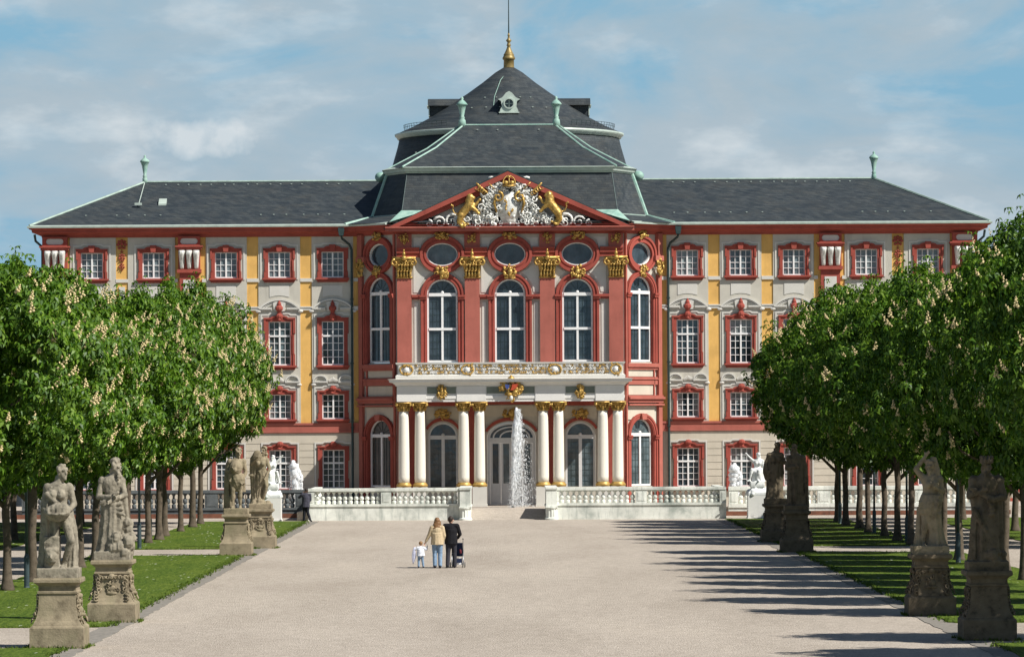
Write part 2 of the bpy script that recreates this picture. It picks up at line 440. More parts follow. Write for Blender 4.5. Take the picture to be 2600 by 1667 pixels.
def surround(F, u, w, zb, zt, parent, style):
    """eared red frame with keystone and sill"""
    m = MB(); i = -.24
    for s in (-1, 1):
        def bx(a, b, o0, o1, z0, z1):
            m.box(F, min(u + s * a, u + s * b), max(u + s * a, u + s * b), o0, o1, z0, z1)
        H = zt - zb
        bx(w, w + .25, i, .10, zb, zb + .26 * H); bx(w, w + .21, i, .10, zb + .26 * H, zt - .28 * H); bx(w, w + .27, i, .10, zt - .28 * H, zt)
        bx(w + .13, w + .23, .10, .15, zb, zb + .24 * H); bx(w + .11, w + .19, .10, .15, zb + .26 * H, zt - .30 * H); bx(w + .15, w + .255, .10, .15, zt - .27 * H, zt + .1)
    e = w + .27
    top = [(u - e, zt), (u + e, zt), (u + e, zt + .20), (u + .48, zt + .20), (u + .40, zt + .27), (u + .28, zt + .31), (u - .28, zt + .31), (u - .40, zt + .27), (u - .48, zt + .20), (u - e, zt + .20)]
    m.prism(F, top, i, .10)
    rim = [(u - e, zt + .13), (u - .45, zt + .13), (u - .38, zt + .20), (u - .26, zt + .245), (u + .26, zt + .245), (u + .38, zt + .20), (u + .45, zt + .13), (u + e, zt + .13), (u + e + .02, zt + .22), (u + .5, zt + .22), (u + .42, zt + .29), (u + .29, zt + .33), (u - .29, zt + .33), (u - .42, zt + .29), (u - .5, zt + .22), (u - e - .02, zt + .22)]
    m.prism(F, rim, .09, .17)
    if style == 'key':
        m.prism(F, [(u - .13, zt + .02), (u + .13, zt + .02), (u + .18, zt + .40), (u - .18, zt + .40)], .08, .24)
    if style == 'shell':
        m.prism(F, [(u - .10, zt + .02), (u + .10, zt + .02), (u + .17, zt + .30), (u - .17, zt + .30)], .08, .20)
        m.ball(F(u, .2, zt + .34), (.2, .12, .15)); m.ball(F(u + .06, .2, zt + .08), (.1, .08, .07))
    if style == 'mask':
        m.ball(F(u, .2, zt + .30), (.20, .15, .17)); m.ball(F(u, .24, zt + .10), (.1, .1, .10)); m.ball(F(u - .12, .2, zt + .16), (.08, .07, .06)); m.ball(F(u + .12, .2, zt + .16), (.08, .07, .06))
        m.prism(F, [(u - .12, zt + .44), (u + .12, zt + .44), (u + .10, zt + .56), (u - .10, zt + .56)], .1, .26)
        m.ball(F(u, .24, zt + .74), (.22, .16, .20)); m.ball(F(u, .22, zt + .98), (.12, .1, .14)); m.ball(F(u, .2, zt + 1.12), (.05, .05, .09))
    o = m.build('window_surround', M['red'], parent)
    s = MB()
    s.box(F, u - e - .05, u + e + .05, i, .26, zb - .10, zb - .002); s.box(F, u - e - .01, u + e + .01, 0, .19, zb - .17, zb - .10); s.box(F, u - e + .04, u + e - .04, 0, .13, zb - .25, zb - .17)
    s.build('sill', M['red'], parent); return o
def eared_field(F, u, w, zb, zt):
    """the pale moulded line that follows the red frame"""
    m = MB(); a, b = w + .36, w + .45
    for s in (-1, 1):
        m.box(F, min(u + s * a, u + s * b), max(u + s * a, u + s * b), .04, .085, zb - .1, zt + .33)
    m.prism(F, [(u - b, zt + .33), (u - .62, zt + .33), (u - .5, zt + .42), (u + .5, zt + .42), (u + .62, zt + .33), (u + b, zt + .33), (u + b, zt + .42), (u + .66, zt + .42), (u + .54, zt + .50), (u - .54, zt + .50), (u - .66, zt + .42), (u - b, zt + .42)], .04, .085)
    return m
BAYS = [(416, 367.5, 465), (541, 492, 590), (666, 617, 713), (836, 785, 896), (980.5, 924, 1032)]
ZU, ZN, ZM, ZG = (W(649), W(588)), (W(854), W(751)), (W(980), W(922)), (W(1143), W(1052))
WW = 26 * kw
zc = W(552); zred1, zred0 = W(989), W(1012)
for s in (-1, 1):
    F = FW[s]
    hole = lambda u, z: [(u - WW - .02, z[0] - .05), (u + WW + .02, z[0] - .05), (u + WW + .02, z[1] + .05), (u - WW - .02, z[1] + .05)]
    U = [b[0] * kw for b in BAYS]
    m = MB(); m.prism(F, [(XW, zred1), (1092 * kw, zred1), (1092 * kw, EAVE - .3), (XW, EAVE - .3)], -.5, 0, [hole(u, z) for u in U for z in (ZU, ZN, ZM)])
    m.box(F, 1092 * kw, 1092 * kw + .02, -13, 0, zred1, EAVE - .3)
    m.build('upper_wall', M['yellow'], palace)
    m = MB(); m.prism(F, [(XW, 0), (1092 * kw, 0), (1092 * kw, zred1), (XW, zred1)], -.5, 0, [hole(u, ZG) for u in U])
    m.box(F, 1092 * kw, 1092 * kw + .02, -13, 0, 0, zred1)
    zz = 0.0; h = .39; cuts = sorted([(u - WW - .46, u + WW + .46) for u in U])
    z = zred0 - .36
    top = [(zred0 - .36, zred0 - .02, None)]
    rows = [(XW + .3, 1092 * kw, zred0 - .62, zred0 - .02)]
    z = zred0 - .62
    while z > 0:
        x = XW + .3
        for a, b in cuts:
            rows.append((x, a, max(0, z - h), z)); x = b
        rows.append((x, 1092 * kw, max(0, z - h), z)); z -= h
    for a, b, z0, z1 in rows:
        if b - a > .05: m.box(F, a, b, 0, .05, z0 + .013, z1 - .013)
    m.build('ground_floor_wall', M['beige'], palace)
    m = MB(); c = MB()
    for i, (bu, b0, b1) in enumerate(BAYS):
        u = bu * kw
        m.prism(F, [(b0 * kw, zred1), (b1 * kw, zred1), (b1 * kw, zc - .02), (b0 * kw, zc - .02)], 0, .05, [hole(u, z) for z in (ZU, ZN, ZM)])
    m.build('bay_panelling', M['grey'], palace)
    for i, (bu, b0, b1) in enumerate(BAYS):
        u = bu * kw
        for z, n, r, tr, st, gl in ((ZU, 4, 4, None, 'key', 'glasslight'), (ZN, 4, 6, W(785), 'mask', 'glass'), (ZM, 4, 4, None, 'shell', 'glass'), (ZG, 4, 6, W(1083), 'shell', 'glass')):
            w = rect_window(F, u, WW, z[0], z[1], n, r, tr, gl); surround(F, u, WW, z[0], z[1], w, st)
            eared_field(F, u, WW, z[0], z[1]).build('pale_surround', M['light'], w)
        # arched and broken pediments, inset panels
        hw = 48.5 * kw if i < 3 else 46 * kw; c = MB()
        zb_, za = W(720), W(698)
        R = ((hw ** 2) + (za - zb_) ** 2) / (2 * (za - zb_)); a1 = math.asin(hw / R)
        for off, th, o in ((0, .10, .20), (.13, .06, .14), (.22, .05, .11)):
            rr = R - off
            c.prism(F, arc(u, za - R, rr, rr, pi / 2 - a1, pi / 2 + a1, 18) + arc(u, za - R, rr - th, rr - th, pi / 2 + a1, pi / 2 - a1, 18), .05, o)
        for g in (-1, 1):
            x0, x1 = sorted((u + g * .42, u + g * hw)); c.box(F, x0, x1, .05, .19, zb_ - .06, zb_ + .03); c.box(F, x0, x1, .05, .13, zb_ - .13, zb_ - .06)
            c.ball(F(u + g * (hw + .02), .1, zb_ - .17), (.16, .1, .10))
        c.prism(F, [(u - .30, W(727)), (u + .30, W(727)), (u + .36, W(708)), (u + .22, W(704)), (u - .22, W(704)), (u - .36, W(708))], .05, .17)
        curl(c, F, u - .1, .18, W(715), .10, 0, 1, .03); curl(c, F, u + .1, .18, W(715), .10, pi, -1, .03)
        c.prism(F, archpoly(u, .56, W(695), W(674), 12, .0001) if False else [(u - .56, W(694)), (u - .28, W(691)), (u, W(690)), (u + .28, W(691)), (u + .56, W(694)), (u + .56, W(667)), (u - .56, W(667))], .05, .075)
        c.build('arched_pediment', M['light'], palace); c = MB()
        zb2 = W(891)
        for g in (-1, 1):
            cu = u + g * .72
            for off, th, o in ((0, .08, .17), (.11, .05, .12)):
                c.prism(F, arc(cu, zb2, .42 - off, .36 - off, 0, pi, 12) + arc(cu, zb2, .42 - off - th, .36 - off - th, pi, 0, 12), .05, o)
            x0, x1 = sorted((u + g * .30, u + g * 1.16)); c.box(F, x0, x1, .05, .17, zb2 - .08, zb2); c.box(F, x0, x1, .05, .11, zb2 - .15, zb2 - .08)
            c.ball(F(u + g * 1.1, .1, zb2 - .2), (.15, .09, .09))
        c.box(F, u - .30, u + .30, .05, .12, zb2 - .24, zb2 - .17)
        for k in range(-3, 4): c.ball(F(u + k * .075, .11, zb2 + .1 - abs(k) * .03), (.045, .05, .16 - abs(k) * .02), 6, 4)
        c.build('scroll_pediment', M['light'], palace)
    # bands across the yellow strips
    gaps = [(353, 367), (465, 492), (590, 617), (713, 722), (779, 785), (896, 924)]
    for a, b in gaps:
        c = MB(); c.box(F, a * kw, b * kw, 0, .07, W(658), W(650)); c.build('stucco_band', M['light'], palace); c = MB(); c.box(F, a * kw, b * kw, 0, .10, W(725), W(719)); c.box(F, a * kw, b * kw, 0, .14, W(719), W(716)); c.build('stucco_band', M['light'], palace)
    c = MB(); c.box(F, 903 * kw, 917 * kw, 0, .05, W(985), W(668))
    c.build('strip_panel', M['light'], palace)
    m = MB(); m.box(F, XW + .01, 1094 * kw, 0, .09, W(1006), zred1); m.box(F, XW + .01, 1094 * kw, 0, .14, W(994), W(989) + .001)
    m.box(F, XW + .01, 1094 * kw, 0, .13, zred0, W(1006)); m.build('string_course', M['redlight'], palace)
    # giant pilasters with scroll consoles
    for a, b in ((724, 779), (1035, 1097)):
        u0, u1 = a * kw, b * kw; c0 = (u0 + u1) / 2; hw = (u1 - u0) / 2
        m = MB(); m.box(F, u0 + .12, u1 - .12, 0, .20, zred1 + .002, W(636)); m.box(F, u0 - .02, u1 + .02, 0, .36, W(636), W(628))
        m.box(F, u0 + .05, u1 - .05, 0, .26, W(628), W(582)); m.box(F, u0 - .05, u1 + .05, 0, .42, W(582), W(574)); m.box(F, u0 - .12, u1 + .12, 0, .5, W(576), W(572.5))
        m.prism(F, [(u0 + .04, W(574)), (u1 - .04, W(574)), (u1 - .04, W(551)), (u0 + .04, W(551))], 0, .34, [arc(c0 - .33, W(562), .17, .17, pi / 2, 3 * pi / 2, 8) + arc(c0 + .33, W(562), .17, .17, -pi / 2, pi / 2, 8)])
        pil = m.build('giant_pilaster', M['red'], palace)
        m = MB(); m.box(F, c0 - .34, c0 + .34, .2, .225, W(1000), W(652)); m.prism(F, arc(c0 - .33, W(562), .165, .165, pi / 2, 3 * pi / 2, 8) + arc(c0 + .33, W(562), .165, .165, -pi / 2, pi / 2, 8), 0, .29)
        m.build('pilaster_panel', M['light'], pil)
        for k in (-1, 0, 1):
            m = MB(); x = c0 + k * .41
            prof = [(.10, W(627)), (.16, W(622)), (.22, W(612)), (.32, W(602)), (.44, W(594)), (.48, W(589)), (.42, W(585)), (.3, W(583.5))]
            rings = []
            for o, z in prof:
                wd = .11 + .09 * (z - W(627)) / (W(583) - W(627))
                rings.append([F(x + wd * cos(t), .24 + o * max(0, sin(t)) * 1.0 * (1 + .07 * cos(6 * t)), z) for t in [pi * j / 12 for j in range(13)] + [pi + pi / 2]])
            m.loft(rings); m.build('scroll_console', M['silver'], pil, True)
    m = MB(); m.tube([F(910 * kw, .05, W(556)), F(910 * kw, .05, W(632))], .02, 5)
    for y, r in ((562, .16), (569, .20), (577, .15), (586, .06), (594, .11), (601, .14), (607, .09), (616, .09), (622, .12), (627, .06)):
        for q in (-1, 0, 1): m.ball(F(910 * kw + q * r, .06, W(y) + (.05 if q == 0 else 0)), (r * .55, .06, r * .5), 6, 4)
    m.build('red_festoon', M['red'], palace)

# ------------------------------------------------------------------ pavilion front
m = MB(); holes = []
for dx in (-159, 0, 158):
    holes.append(archpoly(dx * kp, 36.5 * kp, P_(849), P_(691), 24)); holes.append(arc(dx * kp, P_(596), 37 * kp, 27 * kp, 0, 2 * pi * 31 / 32, 31))
for dx in (-159, 163): holes.append(archpoly(dx * kp, 34.5 * kp, P_(1141), P_(1024), 20))
holes.append(archpoly(1.5 * kp, 57 * kp, ZT + .01, P_(1026), 24, 36 * kp))
m.prism(FP, [(-XP, ZT), (XP, ZT), (XP, P_(535)), (-XP, P_(535))], -.45, 0, holes)
m.build('pavilion_wall', M['grey'], palace)
m = MB()
for dx in (-159, 0, 158):                                    # inset panels of paler plaster
    u = dx * kp
    for g in (-1, 1):
        x0, x1 = sorted((u + g * 54 * kp, u + g * 68 * kp if abs(dx) > 9 or True else 0))
        m.box(FP, x0 + .05, x1 - .06, 0, .03, P_(885), P_(708))
        m.prism(FP, [(u + g * 1.32, P_(685)), (u + g * 1.62, P_(685)), (u + g * 1.62, P_(612)), (u + g * 1.42, P_(612)), (u + g * .95, P_(632)), (u + g * .62, P_(637)), (u + g * .95, P_(648)), (u + g * 1.22, P_(665))], 0, .03)
        m.prism(FP, [(u + g * 1.2, P_(577)), (u + g * 1.6, P_(577)), (u + g * 1.6, P_(556)), (u + g * .85, P_(556)), (u + g * 1.1, P_(563))], 0, .03)
m.build('plaster_panel', M['light'], palace)

def leafy(mb, F, c, s, n, flat=.5, seed=0):
    """a knot of carved foliage: lumps and short scrolls"""
    r = random.Random(seed)
    for k in range(n):
        x = r.uniform(-1, 1); z = r.uniform(-1, 1)
        if x * x + z * z > 1.1: continue
        q = r.uniform(.12, .24)
        mb.ball(F(c[0] + x * s[0] * .85, c[1] + r.uniform(0, .12), c[2] + z * s[1] * .85), (q * s[0] * 1.1, q * flat * max(s), q * s[1] * 1.2), 6, 4)
    for k in range(max(3, n // 4)):
        a = r.uniform(0, 2 * pi)
        curl(mb, F, c[0] + cos(a) * s[0] * .75, c[1] + .06, c[2] + sin(a) * s[1] * .75, .35 * min(s), a, r.choice((-1, 1)), .07 * min(s) + .015, 1.0, 9)
def arched_window(F, u, w, z0, zs, z1r, zf, kind, glassm, outer, name='arched_window', surr='red', sill=True):
    """tall round-headed casement with transom, cross bars and leaded panes"""
    m = MB(); a, b = -.20, -.10
    m.prism(F, archband(u, w, w - .10, z0, zs, 24, z1r, z1r - .08), a, b)
    m.box(F, u - w + .10, u + w - .10, a, b + .05, zs - .09, zs + .09); m.ball(F(u, b, zs + .13), (.09, .07, .08))
    m.box(F, u - .06, u + .06, a, b + .02, z0 + .1, zs - .09); m.box(F, u - w + .10, u + w - .10, a, b, z0, z0 + .10)
    if kind == 'cross': zm = z0 + (zs - z0) * .49; m.box(F, u - w + .1, u + w - .1, a, b + .04, zm - .07, zm + .07)
    o = m.build(name, M['winwhite'], palace)
    g = MB(); g.prism(F, archpoly(u, w - .02, z0 + .01, zs, 20, z1r - .02), a - .06, a + .03); g.build('pane', M[glassm], o)
    l = MB()
    n = max(2, int(w / .26))
    for s in (-1, 1):
        for i in range(1, n): x = u + s * (.06 + (w - .16) * i / n); l.box(F, x - .009, x + .009, a + .03, a + .05, z0 + .1, zs - .09)
    k = int((zs - z0) / .36)
    for i in range(1, k): z = z0 + (zs - z0) * i / k; l.box(F, u - w + .1, u + w - .1, a + .03, a + .045, z - .009, z + .009)
    for i in range(1, 6): t = pi * i / 6; l.tube([F(u + .2 * cos(t), a + .04, zs + .1 + .2 * sin(t)), F(u + (w - .08) * cos(t), a + .04, zs + (z1r - .08) * sin(t))], .012, 4)
    l.build('glazing_bar', M['drain'], o)
    s_ = MB()
    s_.prism(F, archband(u, outer, w - .005, zf, zs, 28, z1r + outer - w), -.22, .12)
    s_.prism(F, archband(u, outer - .02, outer - .13, zf, zs, 28, z1r + outer - w - .02, z1r + outer - w - .13), .12, .19)
    s_.prism(F, archband(u, w + .13, w + .04, zf, zs, 28, z1r + .13, z1r + .04), .12, .155)
    for g_ in (-1, 1):
        x0, x1 = sorted((u + g_ * (w + .02), u + g_ * (outer + .06))); s_.box(F, x0, x1, 0, .25, zs - .26, zs - .14); s_.box(F, x0, x1, 0, .3, zs - .14, zs - .03)
    s_.build('window_surround', M[surr], o); return o
def cartouche(F, u, o, z, w, h, parent, name='gilt_cartouche', seed=0, n=26, mat='gold'):
    m = MB(); leafy(m, F, (u, o, z), (w, h), n, .45, seed); m.ball(F(u, o + .05, z), (w * .4, .12, h * .55), 8, 6)
    m.ball(F(u, o + .1, z + h * .5), (w * .28, .1, h * .25), 6, 4); return m.build(name, M[mat], parent, True)
for i, dx in enumerate((-159, 0, 158)):
    u = dx * kp
    w = arched_window(FP, u, 36 * kp, P_(848), P_(690), 36 * kp, P_(886), 'cross', 'glass', 51 * kp)
    cartouche(FP, u, .22, P_(638), .42, .40, w, seed=10 + i)
    cu, cz = u, P_(596)
    m = MB(); E = lambda rx, rz, n=40: arc(cu, cz, rx, rz, 0, 2 * pi * (n - 1) / n, n - 1)
    m.prism(FP, E(37 * kp, 27 * kp), -.2, -.04, [E(34.5 * kp, 24.5 * kp)])
    o = m.build('oval_window', M['winwhite'], palace)
    m = MB(); m.prism(FP, E(36 * kp, 26 * kp), -.3, -.16); m.build('pane', M['glass'], o)
    m = MB(); m.prism(FP, E(53 * kp, 45 * kp), 0, .16, [E(36.6 * kp, 26.8 * kp)]); m.prism(FP, E(52 * kp, 44 * kp), .15, .24, [E(46 * kp, 37 * kp)]); m.prism(FP, E(42 * kp, 32 * kp), .15, .2, [E(38.5 * kp, 28.5 * kp)])
    m.build('window_surround', M['red'], o)
    cartouche(FP, u, .2, P_(552), .46, .26, o, seed=20 + i)
for a, b in ((-266, -212), (-106, -53), (53, 105), (211, 266)):
    m = MB(); m.box(FP, a * kp, b * kp, 0, .14, P_(602), P_(592)); m.box(FP, a * kp, b * kp, 0, .22, P_(592), P_(583)); m.box(FP, a * kp, b * kp, 0, .30, P_(583), P_(579.5)); m.build('entablature_band', M['red'], palace)
for a, b in ((-231, -211), (-107, -106), (-71, -52), (52, 70), (105, 107), (209, 232)):
    m = MB(); m.box(FP, a * kp, b * kp, 0, .17, P_(701), P_(696)); m.box(FP, a * kp, b * kp, 0, .24, P_(696), P_(690)); m.build('impost_band', M['red'], palace)
for i, (a, b) in enumerate(((-265, -231), (-106, -71), (70, 105), (232, 265))):
    c0 = (a + b) / 2 * kp; hw = (b - a) / 2 * kp
    m = MB(); m.box(FP, c0 - hw, c0 + hw, 0, .22, P_(888), P_(650)); m.box(FP, c0 - hw - .02, c0 + hw + .02, 0, .16, P_(579.5), P_(548))
    pil = m.build('front_pilaster', M['redlight'], palace)
    m = MB(); zb, zt = P_(651), P_(602)
    rings = []
    for t in range(9):
        q = t / 8; ww = hw * (1 + .55 * q ** 2.2); oo = .24 + .30 * q ** 2.2; z = zb + (zt - zb) * q * .86
        rings.append([FP(c0 - ww, 0, z), FP(c0 - ww, oo, z), FP(c0, oo - .05 * q, z), FP(c0 + ww, oo, z), FP(c0 + ww, 0, z)])
    m.loft(rings)
    m.box(FP, c0 - hw * 1.62, c0 + hw * 1.62, 0, .56, zb + (zt - zb) * .87, zt); m.box(FP, c0 - hw - .05, c0 + hw + .05, 0, .27, zb - .02, zb + .07)
    for r_ in range(2):
        for k in range(-2, 3):
            z = zb + .22 + .33 * r_; x = c0 + (k + .5 * r_ - (.25 if r_ else 0)) * hw * .42
            m.ball(FP(x, .30 + .1 * r_, z), (.085, .1, .19), 6, 5); m.ball(FP(x, .40 + .12 * r_, z + .16), (.08, .07, .06), 6, 4)
    for g in (-1, 1):
        curl(m, FP, c0 + g * hw * 1.25, .5, zb + (zt - zb) * .72, .2, pi / 2, -g, .07, 1.3)
        curl(m, FP, c0 + g * hw * .4, .5, zb + (zt - zb) * .70, .13, pi / 2, g, .05, 1.3)
    m.ball(FP(c0, .6, zt - .08), (.16, .12, .15)); m.ball(FP(c0, .6, zt + .16), (.1, .1, .13)); m.ball(FP(c0, .55, zt + .34), (.05, .06, .1))
    m.build('capital', M['gold'], pil, True)
    cartouche(FP, c0, .2, P_(559), .28, .30, pil, 'gilt_mask', 40 + i, 18)

# ------------------------------------------------------------------ canted flanks of the pavilion
for s in (-1, 1):
    F = FF[s]; uw = fu(305.5); w = .92; wo = 1.20
    m = MB()
    holes = [archpoly(uw, w, Fz(850), Fz(687), 20), arc(uw, Fz(597), .84, .66, 0, 2 * pi * 31 / 32, 31), archpoly(uw, w, Fz(1141), Fz(1020), 20)]
    m.prism(F, [(0, ZT), (LF, ZT), (LF, Fz(540)), (0, Fz(540))], -.45, 0, holes); m.build('flank_wall', M['grey'], palace)
    a = arched_window(F, uw, w - .01, Fz(849), Fz(687), w - .01, Fz(852), 'cross', 'glass', wo, 'flank_window')
    cartouche(F, uw, .2, Fz(636), .34, .36, a, seed=60 + s)
    b = arched_window(F, uw, w - .01, Fz(1140), Fz(1020), w - .01, Fz(1180), 'plain', 'glassbrown' if s < 0 else 'glass', wo, 'flank_window')
    m = MB(); E = lambda rx, rz, n=36: arc(uw, Fz(597), rx, rz, 0, 2 * pi * (n - 1) / n, n - 1)
    m.prism(F, E(.84, .66), -.2, -.04, [E(.77, .58)]); o = m.build('oval_window', M['winwhite'], palace)
    m = MB(); m.prism(F, E(.82, .64), -.3, -.16); m.build('pane', M['glass'], o)
    m = MB(); m.prism(F, E(1.16, 1.06), 0, .16, [E(.83, .65)]); m.prism(F, E(1.13, 1.03), .15, .24, [E(1.0, .9)]); m.build('window_surround', M['red'], o)
    cartouche(F, uw, .2, Fz(553), .4, .26, o, seed=64 + s)
    m = MB()
    m.box(F, LF - .30, LF - .02, 0, .20, 0, Fz(645)); m.box(F, LF - .36, LF, 0, .26, Fz(600), Fz(548)); m.box(F, LF - .64, LF + .02, 0, .34, Fz(612), Fz(600))
    m.box(F, .02, .12, 0, .16, 0, Fz(548)); m.box(F, .12, LF - .30, 0, .22, Fz(862), Fz(853)); m.box(F, .12, LF - .30, 0, .14, Fz(868), Fz(862)); m.box(F, .12, LF - .30, 0, .12, Fz(903), Fz(885))
    m.box(F, .12, LF - .30, 0, .18, Fz(891), Fz(888)); m.box(F, .121, LF + .03, 0, .24, Fz(945), Fz(928)); m.box(F, .121, LF + .06, 0, .36, Fz(937), Fz(932)); m.box(F, .121, LF + .05, 0, .30, Fz(952), Fz(948))
    m.prism(F, [(uw - .16, Fz(985)), (uw + .16, Fz(985)), (uw + .22, Fz(971)), (uw - .22, Fz(971))], 0, .3)
    for x in (.12, LF - .62): m.box(F, x, x + .10, 0, .12, Fz(928), Fz(868))
    m.build('flank_trim', M['redlight'], palace)
    m = MB()
    for y0, y1 in ((884, 866), (927, 904)): m.box(F, .26, LF - .64, 0, .05, Fz(y0), Fz(y1))
    m.prism(F, [(.14, Fz(985)), (.45, Fz(985)), (uw - .7, Fz(978)), (uw, Fz(974)), (uw + .7, Fz(978)), (LF - .7, Fz(985)), (LF - .54, Fz(985)), (LF - .54, Fz(953)), (.14, Fz(953))], 0, .06)
    m.build('flank_panel', M['beige'], palace)
    m = MB(); leafy(m, F, (LF - .27, .25, Fz(625)), (.30, .55), 40, .5, 70 + s); m.build('gilt_capital', M['gold'], palace, True)

# ------------------------------------------------------------------ main cornice round everything, pediment
foot = [(-1093 * kw, 231), (-1093 * kw, DW), (-XW, DW), (-XP, DP), (XP, DP), (XW, DW), (1093 * kw, DW), (1093 * kw, 231)]
ce = EAVE
m = MB(); m.sweep(foot, [(.02, ce - .52), (.10, ce - .52), (.12, ce - .40), (.22, ce - .38), (.28, ce - .30), (.52, ce - .27), (.60, ce - .24), (.62, ce - .10), (.74, ce - .06), (.78, ce), (.02, ce + .02)])
m.build('cornice', M['red'], palace)
for pth in (foot[:4], foot[4:]):
    m = MB(); m.sweep(pth, [(.60, ce + .02), (.84, ce + .005), (.86, ce + .10), (.62, ce + .17)]); m.build('gutter', M['lead'], palace)
# pediment
ax = -4 * kp; zb = P_(536); za = P_(404); hw = 287 * kp
k_ = (za - zb) / hw
tri = lambda d, e=0: [(-hw + d / k_ * 1.0, zb + e), (hw - d / k_ * 1.0, zb + e), (ax, za - d * 1.08)]
m = MB()
m.prism(FP, [(-hw - .1, zb - .0), (hw + .1, zb - .0), (ax, za)], .0, .82, [[(-hw + .30 / k_ * 1.0, zb + .10), (hw - .30 / k_, zb + .10), (ax, za - .32)]])
m.prism(FP, [(-hw + .29 / k_, zb + .09), (hw - .29 / k_, zb + .09), (ax, za - .31)], .0, .58, [[(-hw + .62 / k_, zb + .16), (hw - .62 / k_, zb + .16), (ax, za - .64)]])
ped = m.build('pediment', M['red'], palace)
m = MB(); m.prism(FP, [(-hw + .5, zb + .05), (hw - .5, zb + .05), (ax, za - .4)], .0, .12); m.build('tympanum', M['light'], ped)
m = MB(); m.box(FP, -hw - .1, hw + .1, .60, .80, zb - .16, zb + .10); m.box(FP, -hw - .1, hw + .1, .80, .90, zb + .02, zb + .09); m.build('pediment_ledge', M['redlight'], ped)
m = MB(); m.prism(FP, [(-hw - .2, zb - .02), (-hw + .05, zb + .0), (ax, za + .02), (hw - .05, zb + .0), (hw + .2, zb - .02), (ax, za + .09)], -3.2, .80, back=True); m.build('pediment_roofing', M['drain'], ped)
# relief of arms: shield, scrolls, crown, lions
m = MB(); m.mi = m.mi; u0 = -1 * kp; zz = lambda y: P_(y)
sh = [(u0 - .62, zz(462)), (u0 - .72, zz(485)), (u0 - .6, zz(505)), (u0 - .36, zz(522)), (u0 - .3, zz(531)), (u0 + .3, zz(531)), (u0 + .36, zz(522)), (u0 + .6, zz(505)), (u0 + .72, zz(485)), (u0 + .62, zz(462)), (u0 + .3, zz(452)), (u0 - .3, zz(452))]
m.prism(FP, sh, .1, .74); m.ball(FP(u0, .68, zz(487)), (.50, .24, .68), 12, 8)
for g in (-1, 1):
    for (a, y, sz, an, hd, r) in ((.95, 470, .42, 1.2, 1, .11), (1.05, 500, .5, -.4, -1, .12), (.8, 522, .42, 2.5, 1, .11), (1.4, 455, .36, .8, 1, .09), (.55, 440, .4, 1.6, -1, .10), (.95, 432, .3, .9, 1, .08), (1.55, 512, .45, .4, 1, .1),
                                  (2.0, 524, .4, 2.9, -1, .1), (2.6, 524, .42, .3, 1, .1), (3.2, 521, .38, 2.4, -1, .09), (1.2, 524, .34, .2, -1, .09), (.35, 526, .3, 1.8, 1, .09), (3.9, 524, .32, .4, 1, .075), (2.3, 527, .3, 1.3, 1, .08), (4.5, 527, .2, 1.5, 1, .06)):
        curl(m, FP, u0 + g * a, .62, zz(y) + .04, sz * 1.1, an if g > 0 else pi - an, hd * g, r * .95, 1.5, 18)
rq = random.Random(31)
for k in range(330):
    y = 427 + 103 * rq.random() ** .75; f = 34 + (y - 427) * .62 + max(0, y - 508) * 4.2; dx = rq.uniform(-1, 1) * f
    if abs(dx) < 26 and y > 455 and rq.random() < .85: continue
    o = .62 if abs(dx) < 130 else .30
    if k % 3: curl(m, FP, u0 + dx * kp, o + rq.uniform(0, .22), zz(y), rq.uniform(.10, .24), rq.uniform(0, 6.28), rq.choice((-1, 1)), rq.uniform(.03, .055), 1.2, 8)
    else: m.ball(FP(u0 + dx * kp, o + rq.uniform(0, .2), zz(y)), (rq.uniform(.06, .13), .1, rq.uniform(.06, .16)), 6, 4)
m.build('silver_scrollwork', M['silver'], ped, True)
m = MB()
for g in (-1, 1):
    curl(m, FP, u0 + g * .60, .92, zz(464), .30, pi / 2, g, .075, 1.4); m.tube([FP(u0 + g * .74, .9, zz(458)), FP(u0 + g * .84, .92, zz(478)), FP(u0 + g * .70, .9, zz(500))], [.06, .075, .04])
    for q in range(5): a = .45 + q * .30; curl(m, FP, u0 + g * (1.35 + .13 * q), .8, zz(458 - q * 4), .26, a if g > 0 else pi - a, g, .045, .7, 9)
    for k in range(9): t = k / 8; m.ball(FP(u0 + g * .34 * sin(t * 1.57), .98, zz(432) + .40 * cos(t * 1.57)), .05, 6, 4)
    m.ball(FP(u0 + g * .17, .95, zz(431)), (.15, .14, .13), 8, 6)
m.tube([FP(u0 - .36, .92, zz(437)), FP(u0, 1.02, zz(439)), FP(u0 + .36, .92, zz(437))], .06); m.tube([FP(u0, 1.0, zz(437)), FP(u0, 1.05, zz(421))], .04, 5); m.ball(FP(u0, 1.02, zz(418)), .09)
m.tube([FP(u0 + .8, .9, zz(446)), FP(u0 + 1.2, .93, zz(430))], .03, 5); m.tube([FP(u0 - .8, .9, zz(446)), FP(u0 - 1.15, .93, zz(431))], .03, 5)
for k in range(12): m.ball(FP(u0 + rq.uniform(-.3, .3), .92, zz(rq.uniform(470, 512))), (.05, .04, .08), 6, 4)
m.build('gilt_crest', M['gold'], ped, True)
